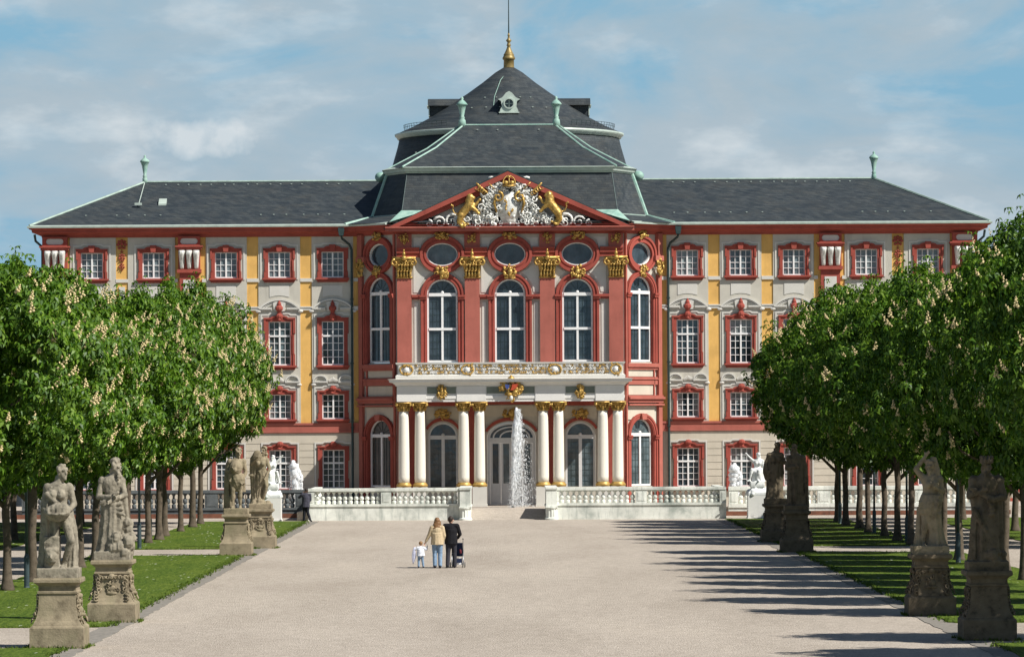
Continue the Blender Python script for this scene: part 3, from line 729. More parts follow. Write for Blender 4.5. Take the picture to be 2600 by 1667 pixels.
def lion(u, z, g, seed):
    """gilded lion rearing towards the shield; g is the way it faces"""
    m = MB(); B = lambda a, b, c: FP(u + g * (a * .95 - (c + .4) * .31) * .84, .80 + b, z + ((c + .4) * .95 + a * .31 - .38) * .84)
    m.capsule(B(-.55, 0, .30), B(.12, .04, .72), .24, .25, 10); m.capsule(B(.1, .04, .75), B(.3, .06, 1.02), .24, .2, 10)
    m.ball(B(.34, .08, 1.17), (.23, .2, .24)); m.ball(B(.52, .1, 1.10), (.13, .12, .11)); m.ball(B(.22, .05, 1.0), (.27, .2, .3)); m.ball(B(.2, .08, 1.38), (.06, .05, .07)); m.ball(B(.38, .08, 1.40), (.06, .05, .07))
    for d, (p, q, e) in enumerate((((-.5, .3), (-.72, -.05), (-.55, -.42)), ((-.62, .25), (-.9, -.12), (-.8, -.5)))):
        m.capsule(B(p[0], .1 * d, p[1]), B(q[0], .1 * d, q[1]), .2, .12); m.capsule(B(q[0], .1 * d, q[1]), B(e[0], .1 * d, e[1]), .11, .075); m.capsule(B(e[0], .1 * d, e[1]), B(e[0] + .2, .12 * d + .05, e[1] - .02), .08, .07)
    for d, (p, q, e) in enumerate((((.2, .7), (.55, .62), (.85, .85)), ((.15, .6), (.45, .25), (.5, .0)))):
        m.capsule(B(p[0], .12 * d, p[1]), B(q[0], .12 * d, q[1]), .15, .10); m.capsule(B(q[0], .12 * d, q[1]), B(e[0], .12 * d, e[1]), .10, .07); m.ball(B(e[0] + .05, .12 * d, e[1]), .1)
    m.tube([B(-.75, 0, .35), B(-1.0, 0, .55), B(-1.02, 0, .85), B(-.9, 0, 1.0), B(-1.05, 0, 1.15)], [.06, .05, .05, .05, .09], 6)
    me = remeshed(m, 'gilt_lion', M['gold'], .045, 1, .012, 9); o = link_mesh(me, 'gilt_lion'); attach(o, ped)
lion(-86 * kp, zz(508), 1, 1); lion(86 * kp, zz(503), -1, 2)
# ------------------------------------------------------------------ portico, balcony, doors
for i, dx in enumerate((-251, -213, -110.5, -73.5, 76, 112, 216, 251)):
    x = dx * kc; cy = DC; zb, zt = C_(1140), C_(942)
    m = MB(); pr = []
    for t in range(13):
        q = t / 12; pr.append((.31 * (1 - .14 * q ** 1.8), zb + .2 + (zt - .48 - zb - .2) * q))
    m.lathe((x, cy), pr, 20); col = m.build('column', M['column'], palace, True)
    m = MB(); m.lathe((x, cy), [(.42, zb - .005), (.42, zb + .07), (.44, zb + .09), (.41, zb + .14), (.35, zb + .16), (.36, zb + .20), (.32, zb + .23), (.30, zb + .24)], 20); m.build('column_base', M['goldpaint'], col, True)
    m = MB(); m.lathe((x, cy), [(.28, zt - .50), (.30, zt - .47), (.27, zt - .44), (.29, zt - .3), (.34, zt - .14), (.43, zt - .07)], 14)
    m.box(FC, x - .46, x + .46, -.46, .46, zt - .075, zt - .002)
    for r_ in range(2):
        for k in range(8):
            a = 2 * pi * (k + .5 * r_) / 8; rr = .30 + .05 * r_; z = zt - .38 + .15 * r_
            m.ball((x + rr * cos(a), cy + rr * sin(a), z), (.06, .06, .11), 6, 4); m.ball((x + (rr + .06) * cos(a), cy + (rr + .06) * sin(a), z + .08), (.05, .05, .04), 5, 4)
    for gx in (-1, 1):
        for gy in (-1, 1): m.ball((x + gx * .38, cy + gy * .38, zt - .15), (.1, .1, .09), 6, 5)
    m.build('capital', M['gold'], col, True)
    m = MB(); m.box(FC, x - .40, x + .40, -.40, .40, ZT, zb - .01); m.box(FC, x - .43, x + .43, -.43, .43, ZT - .01, ZT + .12); m.build('column_pedestal', M['light'], col)
hw = 266 * kc; yo = DC - DP                                  # wall lies at o = yo behind the column line
bk = -(DP - DC) + .01
m = MB()
m.box(FC, -hw, hw, -.34, .34, C_(941), C_(934)); m.box(FC, -hw - .03, hw + .03, bk, .38, C_(934), C_(927))
m.box(FC, -hw, hw, bk, .33, C_(927), C_(904))
for a, b in ((-266, -197), (-126, -58), (58, 127), (199, 266)):
    m.box(FC, a * kc, b * kc, .30, .41, C_(940.4), C_(904.5))
for sx in (-1, 1): m.box(FC, min(sx * hw, sx * (hw - .6)), max(sx * hw, sx * (hw - .6)), bk, -.34, C_(941), C_(934))
m.sweep([(-hw, DP), (-hw, DC - .33), (hw, DC - .33), (hw, DP)], [(-.3, C_(904.5)), (.08, C_(904)), (.10, C_(901)), (.20, C_(899)), (.22, C_(896.5)), (.42, C_(895)), (.44, C_(890)), (.52, C_(888)), (-.3, C_(886.5))])
m.build('entablature', M['white'], palace)
m = MB(); m.box(FC, -hw + .3, hw - .3, bk, .1, C_(926), C_(890)); m.build('balcony_floor', M['light'], palace)
for a, b in ((-195, -128), (-56, 56), (129, 197)):
    m = MB(); m.box(FC, a * kc, b * kc, .30, .36, C_(922), C_(906.5)); m.build('frieze_panel', M['greenpanel'], palace)
# balcony parapet with gilt scrollwork
hb = 262 * kc; zp0, zp1 = C_(887), C_(849)
pth = [(-hb, DP - .02), (-hb, DC + .02), (-hb + .01, DC - .12), (hb - .01, DC - .12), (hb, DC + .02), (hb, DP - .02)]
pth = [(-hb, DP - .02), (-hb, DC - .12), (hb, DC - .12), (hb, DP - .02)]
m = MB(); m.sweep(pth, [(-.16, zp0 - .01), (.16, zp0 - .01), (.17, C_(880)), (.06, C_(876.5)), (.06, C_(855)), (.10, C_(854)), (.16, C_(852)), (.17, zp1), (-.16, zp1)])
par = None
piers = ((-262, -226), (-118, -84), (85, 122), (232, 262))
for a, b in piers: m.box(FC, a * kc, b * kc, .1, .24, zp0, C_(852.5))
balc = m.build('balcony_parapet', M['light'], palace)
g = MB(); w_ = MB(); r = random.Random(5)
for a, b in ((-224, -120), (-82, 83), (124, 230)):
    n = int((b - a) / 5.6)
    for i in range(n):
        for j in range(3):
            x = (a + (i + .5 + .25 * (j % 2)) * (b - a) / n) * kc; z = C_(873 - 8 * j)
            curl(g if r.random() < .55 else w_, FC, x, .2, z, .085, r.uniform(0, 6.28), r.choice((-1, 1)), .026, 1.2, 7)
            if r.random() < .5: g.ball(FC(x + .06, .2, z + .04), .035, 5, 4)
for a, b in piers:
    c0 = (a + b) / 2 * kc; hh = (b - a) / 2 * kc
    for k in range(26):
        t = 2 * pi * k / 26; g.ball(FC(c0 + hh * .82 * cos(t), .26, C_(866) + .26 * sin(t)), (.06, .05, .05), 5, 4)
    for k in range(8): curl(g, FC, c0 + r.uniform(-.7, .7) * hh, .27, C_(866) + r.uniform(-.3, .3), .08, r.uniform(0, 6), 1, .028, 1, 7)
    w_.ball(FC(c0, .26, C_(866)), (hh * .42, .1, .16), 8, 6)
g.build('gilt_scrollwork', M['gold'], balc, True); w_.build('white_scrollwork', M['white'], balc, True)
# crest over the middle of the portico
m = MB(); u = 1.5 * kc; leafy(m, FC, (u, .5, C_(908)), (.68, .48), 70, .4, 91); leafy(m, FC, (u, .5, C_(930)), (.26, .3), 26, .5, 92); m.ball(FC(u, .55, C_(889)), (.2, .15, .18)); m.ball(FC(u, .55, C_(882)), .07)
cr = m.build('gilt_coat_of_arms', M['gold'], palace, True)
m = MB(); m.prism(FC, [(u - .34, C_(901)), (u - .10, C_(902)), (u - .12, C_(910)), (u - .22, C_(913)), (u - .31, C_(909))], .5, .72); m.build('blue_shield', M['bluepaint'], cr)
m = MB(); m.prism(FC, [(u + .06, C_(901)), (u + .38, C_(900)), (u + .32, C_(909)), (u + .1, C_(915)), (u - .06, C_(915)), (u + .02, C_(909))], .5, .72); m.build('red_shield', M['redpaint'], cr)
m = MB(); m.ball(FC(u, .75, C_(933)), (.1, .06, .14)); m.build('silver_boss', M['silver'], cr, True)
for dx in (-161, 163): cartouche(FC, dx * kc, .42, C_(919), .28, .42, palace, 'gilt_cartouche', 95 + dx, 44)
# portico back wall: red panels, gilt ornaments, windows and the door
m = MB()
for a, b in ((-266, -201), (-118, -62), (65, 120), (205, 266)): m.box(FP, a * kp, b * kp, 0, .10, ZT, P_(941))
m.box(FP, -201 * kp, -118 * kp, 0, .08, P_(951), P_(941)); m.box(FP, -62 * kp, 65 * kp, 0, .08, P_(948), P_(941)); m.box(FP, 120 * kp, 205 * kp, 0, .08, P_(951), P_(941))
for c0, wi, wo, zs, rz in ((-159, 40, 46, 1026, 0), (163, 40, 46, 1026, 0)):
    m.prism(FP, arc(c0 * kp, P_(zs), wo * kp, 48 * kp, .5, pi - .5, 16) + arc(c0 * kp, P_(zs), wi * kp * 1.02, 40 * kp, pi - .5, .5, 16), 0, .14)
m.prism(FP, arc(1.5 * kp, P_(1026), 66 * kp, 48 * kp, .35, pi - .35, 20) + arc(1.5 * kp, P_(1026), 60 * kp, 40 * kp, pi - .35, .35, 20), 0, .14)
m.build('portico_back_trim', M['red'], palace)
m = MB()
for a, b in ((-198, -121), (123, 202)): m.box(FP, a * kp, b * kp, 0, .05, P_(982), P_(954))
m.box(FP, -60 * kp, 63 * kp, 0, .05, P_(976), P_(950)); m.build('portico_back_panel', M['beige'], palace)
for dx in (-159, 1.5, 163): cartouche(FP, dx * kp, .16, P_(970), .5, .3, palace, 'gilt_ornament', int(200 + dx), 40)
for dx in (-159, 163):
    m = MB(); u = dx * kp; F = FP; w = 34 * kp; zs = P_(1024); z0 = P_(1180)
    m.prism(F, archband(u, w + .02, w - .09, P_(1141), zs, 20), -.2, -.08); m.box(F, u - w + .09, u + w - .09, -.2, -.05, zs - .12, zs + .1); m.box(F, u - .09, u + .09, -.2, -.06, P_(1141), zs - .12); m.ball(F(u, -.06, zs + .13), .1)
    o = m.build('french_window', M['doorpaint'], palace)
    m = MB(); m.prism(F, archpoly(u, w, P_(1141), zs, 18), -.3, -.17); m.build('pane', M['glass'], o)
    m = MB()
    for k in range(1, 9): z = P_(1141) + (zs - P_(1141)) * k / 9; m.box(F, u - w + .1, u + w - .1, -.17, -.155, z - .008, z + .008)
    for k in (-2, -1, 1, 2): x = u + k * w / 3.2; m.box(F, x - .008, x + .008, -.17, -.15, P_(1141), zs - .12)
    m.build('glazing_bar', M['drain'], o)
u = 1.5 * kp; w = 56.5 * kp; zs = P_(1026); m = MB()
m.prism(FP, archband(u, w, w - .16, ZT, zs, 26, 35.5 * kp, 35.5 * kp - .12), -.25, -.06); m.box(FP, u - w + .16, u + w - .16, -.25, -.04, zs - .30, zs)
m.prism(FP, arc(u, zs, w - .3, 35 * kp - .2, 0, pi, 20) + arc(u, zs, w - .38, 35 * kp - .28, pi, 0, 20), -.25, -.08); m.prism(FP, arc(u, zs, .68, .42, 0, pi, 16) + arc(u, zs, .60, .34, pi, 0, 16), -.25, -.08)
door = m.build('portal_door', M['doorpaint'], palace)
m = MB(); m.prism(FP, archpoly(u, w - .1, zs - .1, zs, 20, 34 * kp), -.34, -.22); m.build('fanlight_pane', M['glass'], door)
lw = (w - .16) / 2
for k in range(4):
    x0 = u - w + .16 + k * lw; x1 = x0 + lw; m = MB(); zg0, zg1 = P_(1133), P_(1040)
    m.prism(FP, [(x0 + .008, ZT + .01), (x1 - .008, ZT + .01), (x1 - .008, zs - .31), (x0 + .008, zs - .31)], -.22, -.12, [[(x0 + .13, zg0), (x1 - .13, zg0), (x1 - .13, zg1), (x0 + .13, zg1)]])
    m.box(FP, x0 + .12, x1 - .12, -.12, -.10, ZT + .2, zg0 - .2)
    if k in (1, 2): m.ball(FP(x1 - .06 if k == 1 else x0 + .06, -.08, P_(1140)), .04)
    o = m.build('door_leaf', M['doorpaint'], door)
    m = MB(); m.box(FP, x0 + .1, x1 - .1, -.22, -.19, zg0 - .03, zg1 + .03); m.build('pane', M['glass'], o)
# downpipes
for s in (-1, 1):
    F = FW[s]; x = 371 * kw; xo = 394 * kw
    m = MB(); m.tube([F(xo, .62, W(552)), F(xo - .02, .55, W(558)), F(x + .12, .2, W(572)), F(x, .16, W(584)), F(x, .16, .45)], .07, 8)
    for y in (700, 850, 1000): m.box(F, x - .1, x + .1, 0, .25, W(y) - .03, W(y) + .03)
    m.prism(F, [(xo - .12, W(552)), (xo + .12, W(552)), (xo + .17, W(540)), (xo + .17, W(534)), (xo - .17, W(534)), (xo - .17, W(540))], .5, .92, back=True)
    m.build('downpipe', M['drain'], palace)
    m = MB(); x = 1096 * kw; m.tube([F(1113 * kw, .3, W(545)), F(1111 * kw, .25, W(560)), F(1098 * kw, .1, W(572)), F(x, .1, W(580)), F(x, .1, .3)], .07, 8); m.build('downpipe', M['drain'], palace)
# ------------------------------------------------------------------ roofs
def hooks(mb, pts):
    mb.cur = 1
    rr = random.Random(len(pts))
    for p in pts:
        if rr.random() < .25: continue
        p = (p[0] + rr.uniform(-.12, .12), p[1], p[2]); mb.box(WORLD, p[0] - .045, p[0] + .045, -p[1], -p[1] + .06, p[2], p[2] + .035)
    mb.cur = 0
e0 = ce + .12
for s in (-1, 1):
    xo = s * (1093 * kw + .72); xr = s * 855 * 224.3 / K; zr = mz(423.5, 224.3); yr = 224.3; yf = DW - .74; yb = 2 * yr - yf; xi = s * 5.0
    m = MB(); m.add([(xo, yf, e0), (xi, yf, e0), (xi, yr, zr), (xr, yr, zr), (xo, yb, e0), (xi, yb, e0)], [(0, 1, 2, 3), (0, 3, 4), (3, 2, 5, 4), (0, 4, 5, 1)])
    pts = []
    for r_, q in ((0, .93), (1, .22)):
        n = 17 if r_ == 0 else 19
        for i in range(n):
            x = s * (9.4 + i * (11.2 / n if r_ == 0 else 15.5 / n)); y = yf + (yr - yf) * q; z = e0 + (zr - e0) * q; pts.append((x, y - .05, z + .02))
    hooks(m, pts)
    rf = m.build('wing_roof', [M['slate'], M['lead']], palace)
    m = MB(); m.tube([(xi, yr, zr + .02), (xr, yr, zr + .02)], .08, 6); m.build('ridge_capping', M['leaddark'], rf); m = MB(); m.tube([(xr, yr, zr + .02), (xo, yf, e0 + .02)], .08, 6); m.build('hip_capping', M['leaddark'], rf)
    m = MB(); up = [(.17, zr - .05), (.17, zr + .22), (.12, zr + .30), (.17, zr + .36), (.10, zr + .44), (.20, zr + .95), (.28, zr + 1.16), (.34, zr + 1.2), (.30, zr + 1.28), (.14, zr + 1.40), (.06, zr + 1.46), (.09, zr + 1.53), (.03, zr + 1.6)]
    m.lathe((xr, yr), [(r * .85, z) for r, z in up], 14); m.build('roof_urn', M['copper'], rf, True)
    if s < 0:
        x = -824 * kw; q = .5; m = MB(); y = yf + (yr - yf) * q; z = e0 + (zr - e0) * q
        m.add([(x - .22, y - .3, z - .02), (x + .22, y - .3, z - .02), (x + .22, y + .25, z + .30), (x - .22, y + .25, z + .30), (x - .22, y - .3, z - .2), (x + .22, y - .3, z - .2), (x + .22, y + .25, z - .1), (x - .22, y + .25, z - .1)], [(0, 1, 2, 3), (0, 4, 5, 1), (1, 5, 6, 2), (3, 2, 6, 7), (0, 3, 7, 4)]); m.build('skylight', M['lead'], rf)
        m = MB(); m.tube([(xr, yr - .2, zr), (xr - .02, yf + 3.0, e0 + (zr - e0) * 3.0 / 7.0 + .05)], .03, 4); m.box(WORLD, xr - .2, xr + .2, -(yf + 3), -(yf + 3) + .2, e0 + 1.32, e0 + 1.45); m.build('lightning_cable', M['lead'], rf)
# lower mansard of the pavilion
def ring(front, fy_, outer, oy, z, yb=236):
    return [(-outer, yb, z), (-outer, oy, z), (-front, fy_, z), (front, fy_, z), (outer, oy, z), (outer, yb, z)]
a_ = lambda dx, d: dx * d / K
R0 = ring(a_(276, 215.25), 215.25, a_(386, 217.3), 217.3, ce + .12); R1 = ring(a_(254, 216.3), 216.3, a_(322, 218.6), 218.6, mz(503, 216.5))
R2 = ring(a_(240, 217.2), 217.2, a_(287, 219.3), 219.3, mz(403, 217.2))
m = MB(); m.loft([R0, R1, R2], closed=False); ms = m.build('mansard_roof', M['slate'], palace)
for i in (1, 4): m = MB(); m.tube([R0[i], R1[i], R2[i]], .11, 6); m.build('hip_capping', M['copper'], ms)
for i in (2, 3): m = MB(); m.tube([R1[i], R2[i]], .022, 5); m.build('corner_strip', M['drain'], ms)
for sx in (-1, 1):
    m = MB(); m.tube([R1[1 if sx < 0 else 4], R1[2 if sx < 0 else 3]], .05, 5); m.build('flashing_strip', M['leaddark'], ms)
    m = MB(); b = R1[2 if sx < 0 else 3]; c = R0[2 if sx < 0 else 3]
    f = [(b[0], b[1] - .04, b[2] + .25), (b[0] - sx * 1.5, b[1] - .04, b[2] + .25), (c[0] - sx * .9, c[1] - .02, c[2] + .35), (c[0] + sx * .15, c[1] - .02, c[2] + .03), (b[0] + sx * .12, b[1] - .04, b[2])]
    m.loft([f, [(p[0], p[1] + .3, p[2] - .1) for p in f]]); m.build('copper_flashing', M['copper'], ms)
    m = MB(); m.ball((sx * a_(302, 222), 222, mz(414, 222)), (.34, .34, .30), 12, 8); m.build('copper_ball', M['copper'], ms, True)
z2 = mz(404, 217)
m = MB(); m.sweep([p[:2] for p in R2], [(-.3, z2 - .02), (.04, z2 - .02), (.10, z2 + .06), (.16, z2 + .09), (.20, z2 + .22), (.30, z2 + .29), (.02, z2 + .40), (-.3, z2 + .42)]); m.build('mansard_cornice', M['lead'], palace)
# upper roof of the pavilion
R3 = ring(a_(251, 217.2), 217.0, a_(287, 219.3), 219.2, z2 + .33)
zm = mz(343, 219.1); R35 = ring(a_(172, 219.1), 219.1, a_(193, 220), 220.0, zm - .06)
zr = mz(293, 220.8); R4 = ring(a_(107, 220.8), 220.8, a_(116, 220.8), 221.2, zr, 226)
m = MB(); m.loft([R3, R35, R4], closed=False); m.add(R4, [(0, 1, 2, 3, 4, 5)])
pts = [(-2.9 + i * 1.17, 220.35, zr - .32) for i in range(6)] + [(-5.3, 218.0, z2 + 1.2), (5.2, 218.3, z2 + 1.5)]
hooks(m, pts); ur = m.build('upper_roof', [M['slate'], M['lead']], palace)
for i in (1, 2, 3, 4): m = MB(); m.tube([R3[i], R35[i], R4[i]], .06, 6); m.build('hip_capping', M['copper'], ur)
m = MB(); m.tube([R4[2], R4[3]], .06, 6); m.build('ridge_capping', M['copper'], ur)
for sx in (-1, 1):
    m = MB(); up = [(.26, zr - .08), (.22, zr + .30), (.14, zr + .40), (.18, zr + .46), (.12, zr + .54), (.22, zr + 1.0), (.28, zr + 1.16), (.36, zr + 1.2), (.30, zr + 1.28), (.16, zr + 1.42), (.07, zr + 1.48), (.11, zr + 1.56), (.04, zr + 1.66)]
    m.lathe((sx * a_(110.5, 220.8), 220.9), [(r * .92, z - .02) for r, z in up], 14); m.build('roof_urn', M['copper'], ur, True)
# drum and domed roof over the staircase
DD = 228.0; dz = lambda y: mz(y, DD); kd = DD / K; EL = .86
def ell(r, z, n=64): return [(r * cos(2 * pi * i / n), DD + EL * r * sin(2 * pi * i / n), z) for i in range(n)]
m = MB(); m.loft([ell(282 * kd, dz(412)), ell(275 * kd, dz(390)), ell(262 * kd, dz(345)), ell(258 * kd, dz(327))]); m.build('drum', M['slate'], palace, True)
m = MB(); m.loft([ell(258 * kd, dz(328)), ell(262 * kd, dz(327)), ell(264 * kd, dz(323)), ell(268 * kd, dz(320)), ell(269 * kd, dz(316)), ell(260 * kd, dz(314))]); m.build('drum_cornice', M['lead'], palace, True)
prof = [(266, 316), (262, 314), (224, 297), (183, 275), (155, 257), (130, 240.5), (99, 221), (62, 194.5), (32, 170.5), (13, 159)]
m = MB(); m.loft([ell(a * kd, dz(y)) for a, y in prof])
pts = []
for k in range(7):
    t = -pi / 2 + (k - 3) * .22; pts.append((125 * kd * cos(t), DD + EL * 125 * kd * sin(t) - .06, dz(237.5))); pts.append((165 * kd * cos(t + .1), DD + EL * 165 * kd * sin(t + .1) - .06, dz(263)))
hooks(m, pts); dome = m.build('dome_roof', [M['slate'], M['lead']], palace, False)
dome.data.polygons.foreach_set('use_smooth', [len(p.vertices) == 4 and p.material_index == 0 for p in dome.data.polygons])
m = MB()
for s in (-1, 1):
    pr = []
    for k in range(15):
        t = -pi / 2 + s * (.62 + .06 * k); x = 246 * kd * cos(t); y = DD + EL * 246 * kd * sin(t); z = dz(307)
        m.tube([(x, y, z - .05), (x * 1.01, y - .02, z + .32)], .012, 4); pr.append((x * 1.01, y - .02, z + .30))
    m.tube(pr, .014, 4); m.tube([(p[0], p[1], p[2] - .14) for p in pr], .014, 4)
m.build('snow_guard', M['drain'], dome)
m = MB(); m.tube([(-.02, DD - .3, dz(166)), (-.5, DD - 1.35, dz(195) + .06), (-34 * kd, DD - EL * 3.0, dz(238) + .06), (-36 * kd, DD - EL * 4.0, dz(264) + .1)], .02, 4); m.build('lightning_cable', M['copper'], dome)
# side dormers, front dormer, finial
for s in (-1, 1):
    xf = s * 186 * kd; xi = s * 90 * kd
    m = MB(); x0, x1 = sorted((xf, xi)); m.box(WORLD, x0, x1, -DD - .62, -DD + .62, dz(278), dz(249)); d = m.build('side_dormer', M['slate'], dome)
    m = MB(); xo = s * 190 * kd; x0, x1 = sorted((xo, xi)); pr = [(-DD - .95, dz(250)), (-DD - .80, dz(236)), (-DD, dz(231.5)), (-DD + .80, dz(236)), (-DD + .95, dz(250))]
    m.loft([[(x0, -o, z) for o, z in pr], [(x1, -o, z) for o, z in pr]]); m.build('dormer_roof', M['slate'], d)
    m = MB(); x0, x1 = sorted((xf, xf + s * .06)); m.box(WORLD, x0, x1, -DD - .66, -DD + .66, dz(274), dz(250)); x0, x1 = sorted((xo - s * .02, xo + s * .05)); m.box(WORLD, x0, x1, -DD - .97, -DD + .97, dz(252), dz(249)); m.build('dormer_front', M['lead'], d)
yd = 223.9; fd = Frame(0, yd, 1, 0, 0, -1); ez = lambda y: mz(y, yd); ke = yd / K
m = MB(); m.prism(fd, [(-22 * ke, ez(264)), (22 * ke, ez(264)), (21 * ke, ez(258)), (17 * ke, ez(250)), (19 * ke, ez(237)), (26 * ke, ez(233)), (16 * ke, ez(229)), (7 * ke, ez(218)), (0, ez(214)), (-7 * ke, ez(218)), (-16 * ke, ez(229)), (-26 * ke, ez(233)), (-19 * ke, ez(237)), (-17 * ke, ez(250)), (-21 * ke, ez(258))], -.2, .1, [arc(0, ez(243), 10.5 * ke, 10.5 * ke, 0, 2 * pi * 23 / 24, 23)])
m.prism(fd, arc(0, ez(243), 13 * ke, 13 * ke, 0, 2 * pi * 23 / 24, 23), .05, .18, [arc(0, ez(243), 10 * ke, 10 * ke, 0, 2 * pi * 23 / 24, 23)])
m.box(fd, -24 * ke, 24 * ke, -.2, .2, ez(266), ez(263)); d = m.build('front_dormer', M['lead'], dome)
m = MB(); m.prism(fd, arc(0, ez(243), 10.8 * ke, 10.8 * ke, 0, 2 * pi * 23 / 24, 23), -.1, -.03); m.build('pane', M['glass'], d)
m = MB(); m.box(fd, -.012 - .01, .022, -.03, .0, ez(253), ez(233)); m.box(fd, -.25, .25, -.028, .0, ez(243) - .02, ez(243) + .02); m.build('glazing_bar', M['lead'], d)
m = MB(); m.prism(fd, [(-19 * ke, ez(266)), (19 * ke, ez(266)), (18 * ke, ez(236)), (26 * ke, ez(232)), (16 * ke, ez(228)), (7 * ke, ez(217)), (0, ez(213)), (-7 * ke, ez(217)), (-16 * ke, ez(228)), (-26 * ke, ez(232)), (-18 * ke, ez(236))], -3.2, -.2); m.build('dormer_roof', M['slate'], d)
fz = lambda y: dz(y); m = MB()
m.lathe((0, DD), [(r * kd, fz(y)) for r, y in ((13, 160), (12.5, 158), (12, 141), (14.5, 140), (15, 136), (13.5, 134), (12, 130), (12.5, 128), (11, 127), (8, 121), (5, 114), (3.5, 109), (5.5, 107), (4, 104), (3.2, 100), (6, 97), (6.5, 95), (3, 91), (2, 86), (3, 84), (1.6, 78))], 16)
fin = m.build('finial', M['bronze'], dome, True)
m = MB(); m.lathe((0, DD), [(1.6 * kd, fz(78.5)), (1.2 * kd, fz(40)), (.9 * kd, fz(-25)), (.2 * kd, fz(-34))], 6); m.build('lightning_rod', M['drain'], fin)
# ------------------------------------------------------------------ ground, terrace, paths
def sheet(name, pts, z, mat, zs=None):
    m = MB(); m.add([(x, y, z if zs is None else zs[i]) for i, (x, y) in enumerate(pts)], [tuple(range(len(pts)))])
    o = m.build(name, mat); o['kind'] = 'structure'; return o
GX0, GX1 = -9.55, 10.35
sheet('ground', [(-3000, -1500), (3000, -1500), (3000, 4000), (-3000, 4000)], 0, M['gravel'])
def slab(name, x0, x1, y0, y1, mat, z=.03, wob=.05, seed=0, flare=None):
    """a lawn with a slightly ragged cut edge and a little thickness"""
    r = random.Random(seed); P = []
    def edge(a, b):
        n = max(2, int((Vector(b) - Vector(a)).length / .7))
        for i in range(n):
            t = i / n; p = Vector(a).lerp(Vector(b), t); P.append((p.x + r.uniform(-wob, wob), p.y + r.uniform(-wob, wob)))
    c = flare or [(x0, y0), (x1, y0), (x1, y1), (x0, y1)]
    for i in range(4): edge(c[i], c[(i + 1) % 4])
    m = MB(); m.prism(Frame(0, 0, 1, 0, 0, 0), [(0, 0)] * 0 or P, 0, 0) if False else None
    tri = tessellate_polygon([[Vector((x, y, 0)) for x, y in P]]); n = len(P)
    m.add([(x, y, z) for x, y in P] + [(x, y, -.02) for x, y in P], [tuple(t) for t in tri] + [(i, (i + 1) % n, (i + 1) % n + n, i + n) for i in range(n)])
    o = m.build(name, mat); o['kind'] = 'structure'; return o
gl = lambda y: GX0 - .45 * max(0, (y - 88) / 110); gr = lambda y: GX1 + .3 * max(0, (y - 88) / 110)
for k, (y0, y1) in enumerate(((40, 87.2), (96.5, 148.2), (156.2, 199.4))):
    slab('lawn', 0, 0, 0, 0, M['grass'], .04, .05, k, [(-16.3, y0), (gl(y0) - .6, y0), (gl(y1) - .6, y1), (-16.3, y1)])
    slab('lawn', 0, 0, 0, 0, M['grass'], .04, .05, k + 9, [(gr(y0) + .6, y0), (17.3, y0), (17.3, y1), (gr(y1) + .6, y1)])
    slab('lawn', 0, 0, 0, 0, M['grass'], .04, .05, k + 19, [(-60, y0), (-20.8, y0), (-20.8, y1), (-60, y1)])
    slab('lawn', 0, 0, 0, 0, M['grass'], .04, .05, k + 29, [(21.4, y0), (60, y0), (60, y1), (21.4, y1)])
slab('kerb_strip', 0, 0, 0, 0, M['kerb'], .014, .045, 51, [(gl(40) - .66, 40), (gl(40), 40), (gl(199.4), 199.4), (gl(199.4) - .66, 199.4)])
slab('kerb_strip', 0, 0, 0, 0, M['kerb'], .014, .045, 52, [(gr(40), 40), (gr(40) + .66, 40), (gr(199.4) + .66, 199.4), (gr(199.4), 199.4)])
gb = MB(); rg = random.Random(77)
def tufts(x0, y0, x1, y1, n, sp=.10):
    for i in range(n):
        t = rg.random(); x = x0 + (x1 - x0) * t + rg.gauss(0, sp); y = y0 + (y1 - y0) * t + rg.gauss(0, sp)
        for k in range(3):
            a = rg.uniform(0, 6.28); h = rg.uniform(.02, .085); w = rg.uniform(.010, .022); l = rg.uniform(.02, .08); px_, py_ = x + rg.uniform(-.04, .04), y + rg.uniform(-.04, .04)
            gb.add([(px_ - w * sin(a), py_ + w * cos(a), .01), (px_ + w * sin(a), py_ - w * cos(a), .01), (px_ + l * cos(a), py_ + l * sin(a), .03 + h)], [(0, 1, 2)])
for f, g_ in ((gl, -.6), (gr, .6)):
    for y0, y1 in ((84, 87.2), (96.5, 148.2), (156.2, 199.4)): tufts(f(y0) + g_, y0, f(y1) + g_, y1, int((y1 - y0) * 14))
for y in (87.2, 96.5, 148.2, 156.2): tufts(-16.3, y, gl(y) - .6, y, 110); tufts(gr(y) + .6, y, 17.3, y, 110)
for x, y in ((-10.36, 87.9), (-10.3, 99.3), (-10.65, 148.7), (-10.27, 157.4), (11.05, 89.2), (10.95, 100.4), (11.16, 162), (11.1, 149.4)):
    for a, b in (((-1, -1), (1, -1)), ((1, -1), (1, 1)), ((-1, -1), (-1, 1))): tufts(x + .66 * a[0], y + .66 * a[1], x + .66 * b[0], y + .66 * b[1], 26, .04)
struct(gb, 'grass', M['grass'], 'stuff')
m = MB(); TX = 11.25; RX = 2.2
m.prism(Frame(0, 0, 1, 0, 0, -1), [(0, 0), (1, 0), (1, 1)], 0, 0) if False else None
tp = [(-70, 208.3), (-TX, 208.3), (-TX, 201.5), (-RX - .3, 201.5), (-RX - .3, 206.5), (RX + .3, 206.5), (RX + .3, 201.5), (TX, 201.5), (TX, 208.3), (70, 208.3), (70, 219), (-70, 219)]
tri = tessellate_polygon([[Vector((x, y, 0)) for x, y in tp]]); n = len(tp)
m.add([(x, y, ZT) for x, y in tp] + [(x, y, -.1) for x, y in tp], [tuple(t) for t in tri] + [(i, (i + 1) % n, (i + 1) % n + n, i + n) for i in range(n)])
struct(m, 'terrace', M['gravel'])
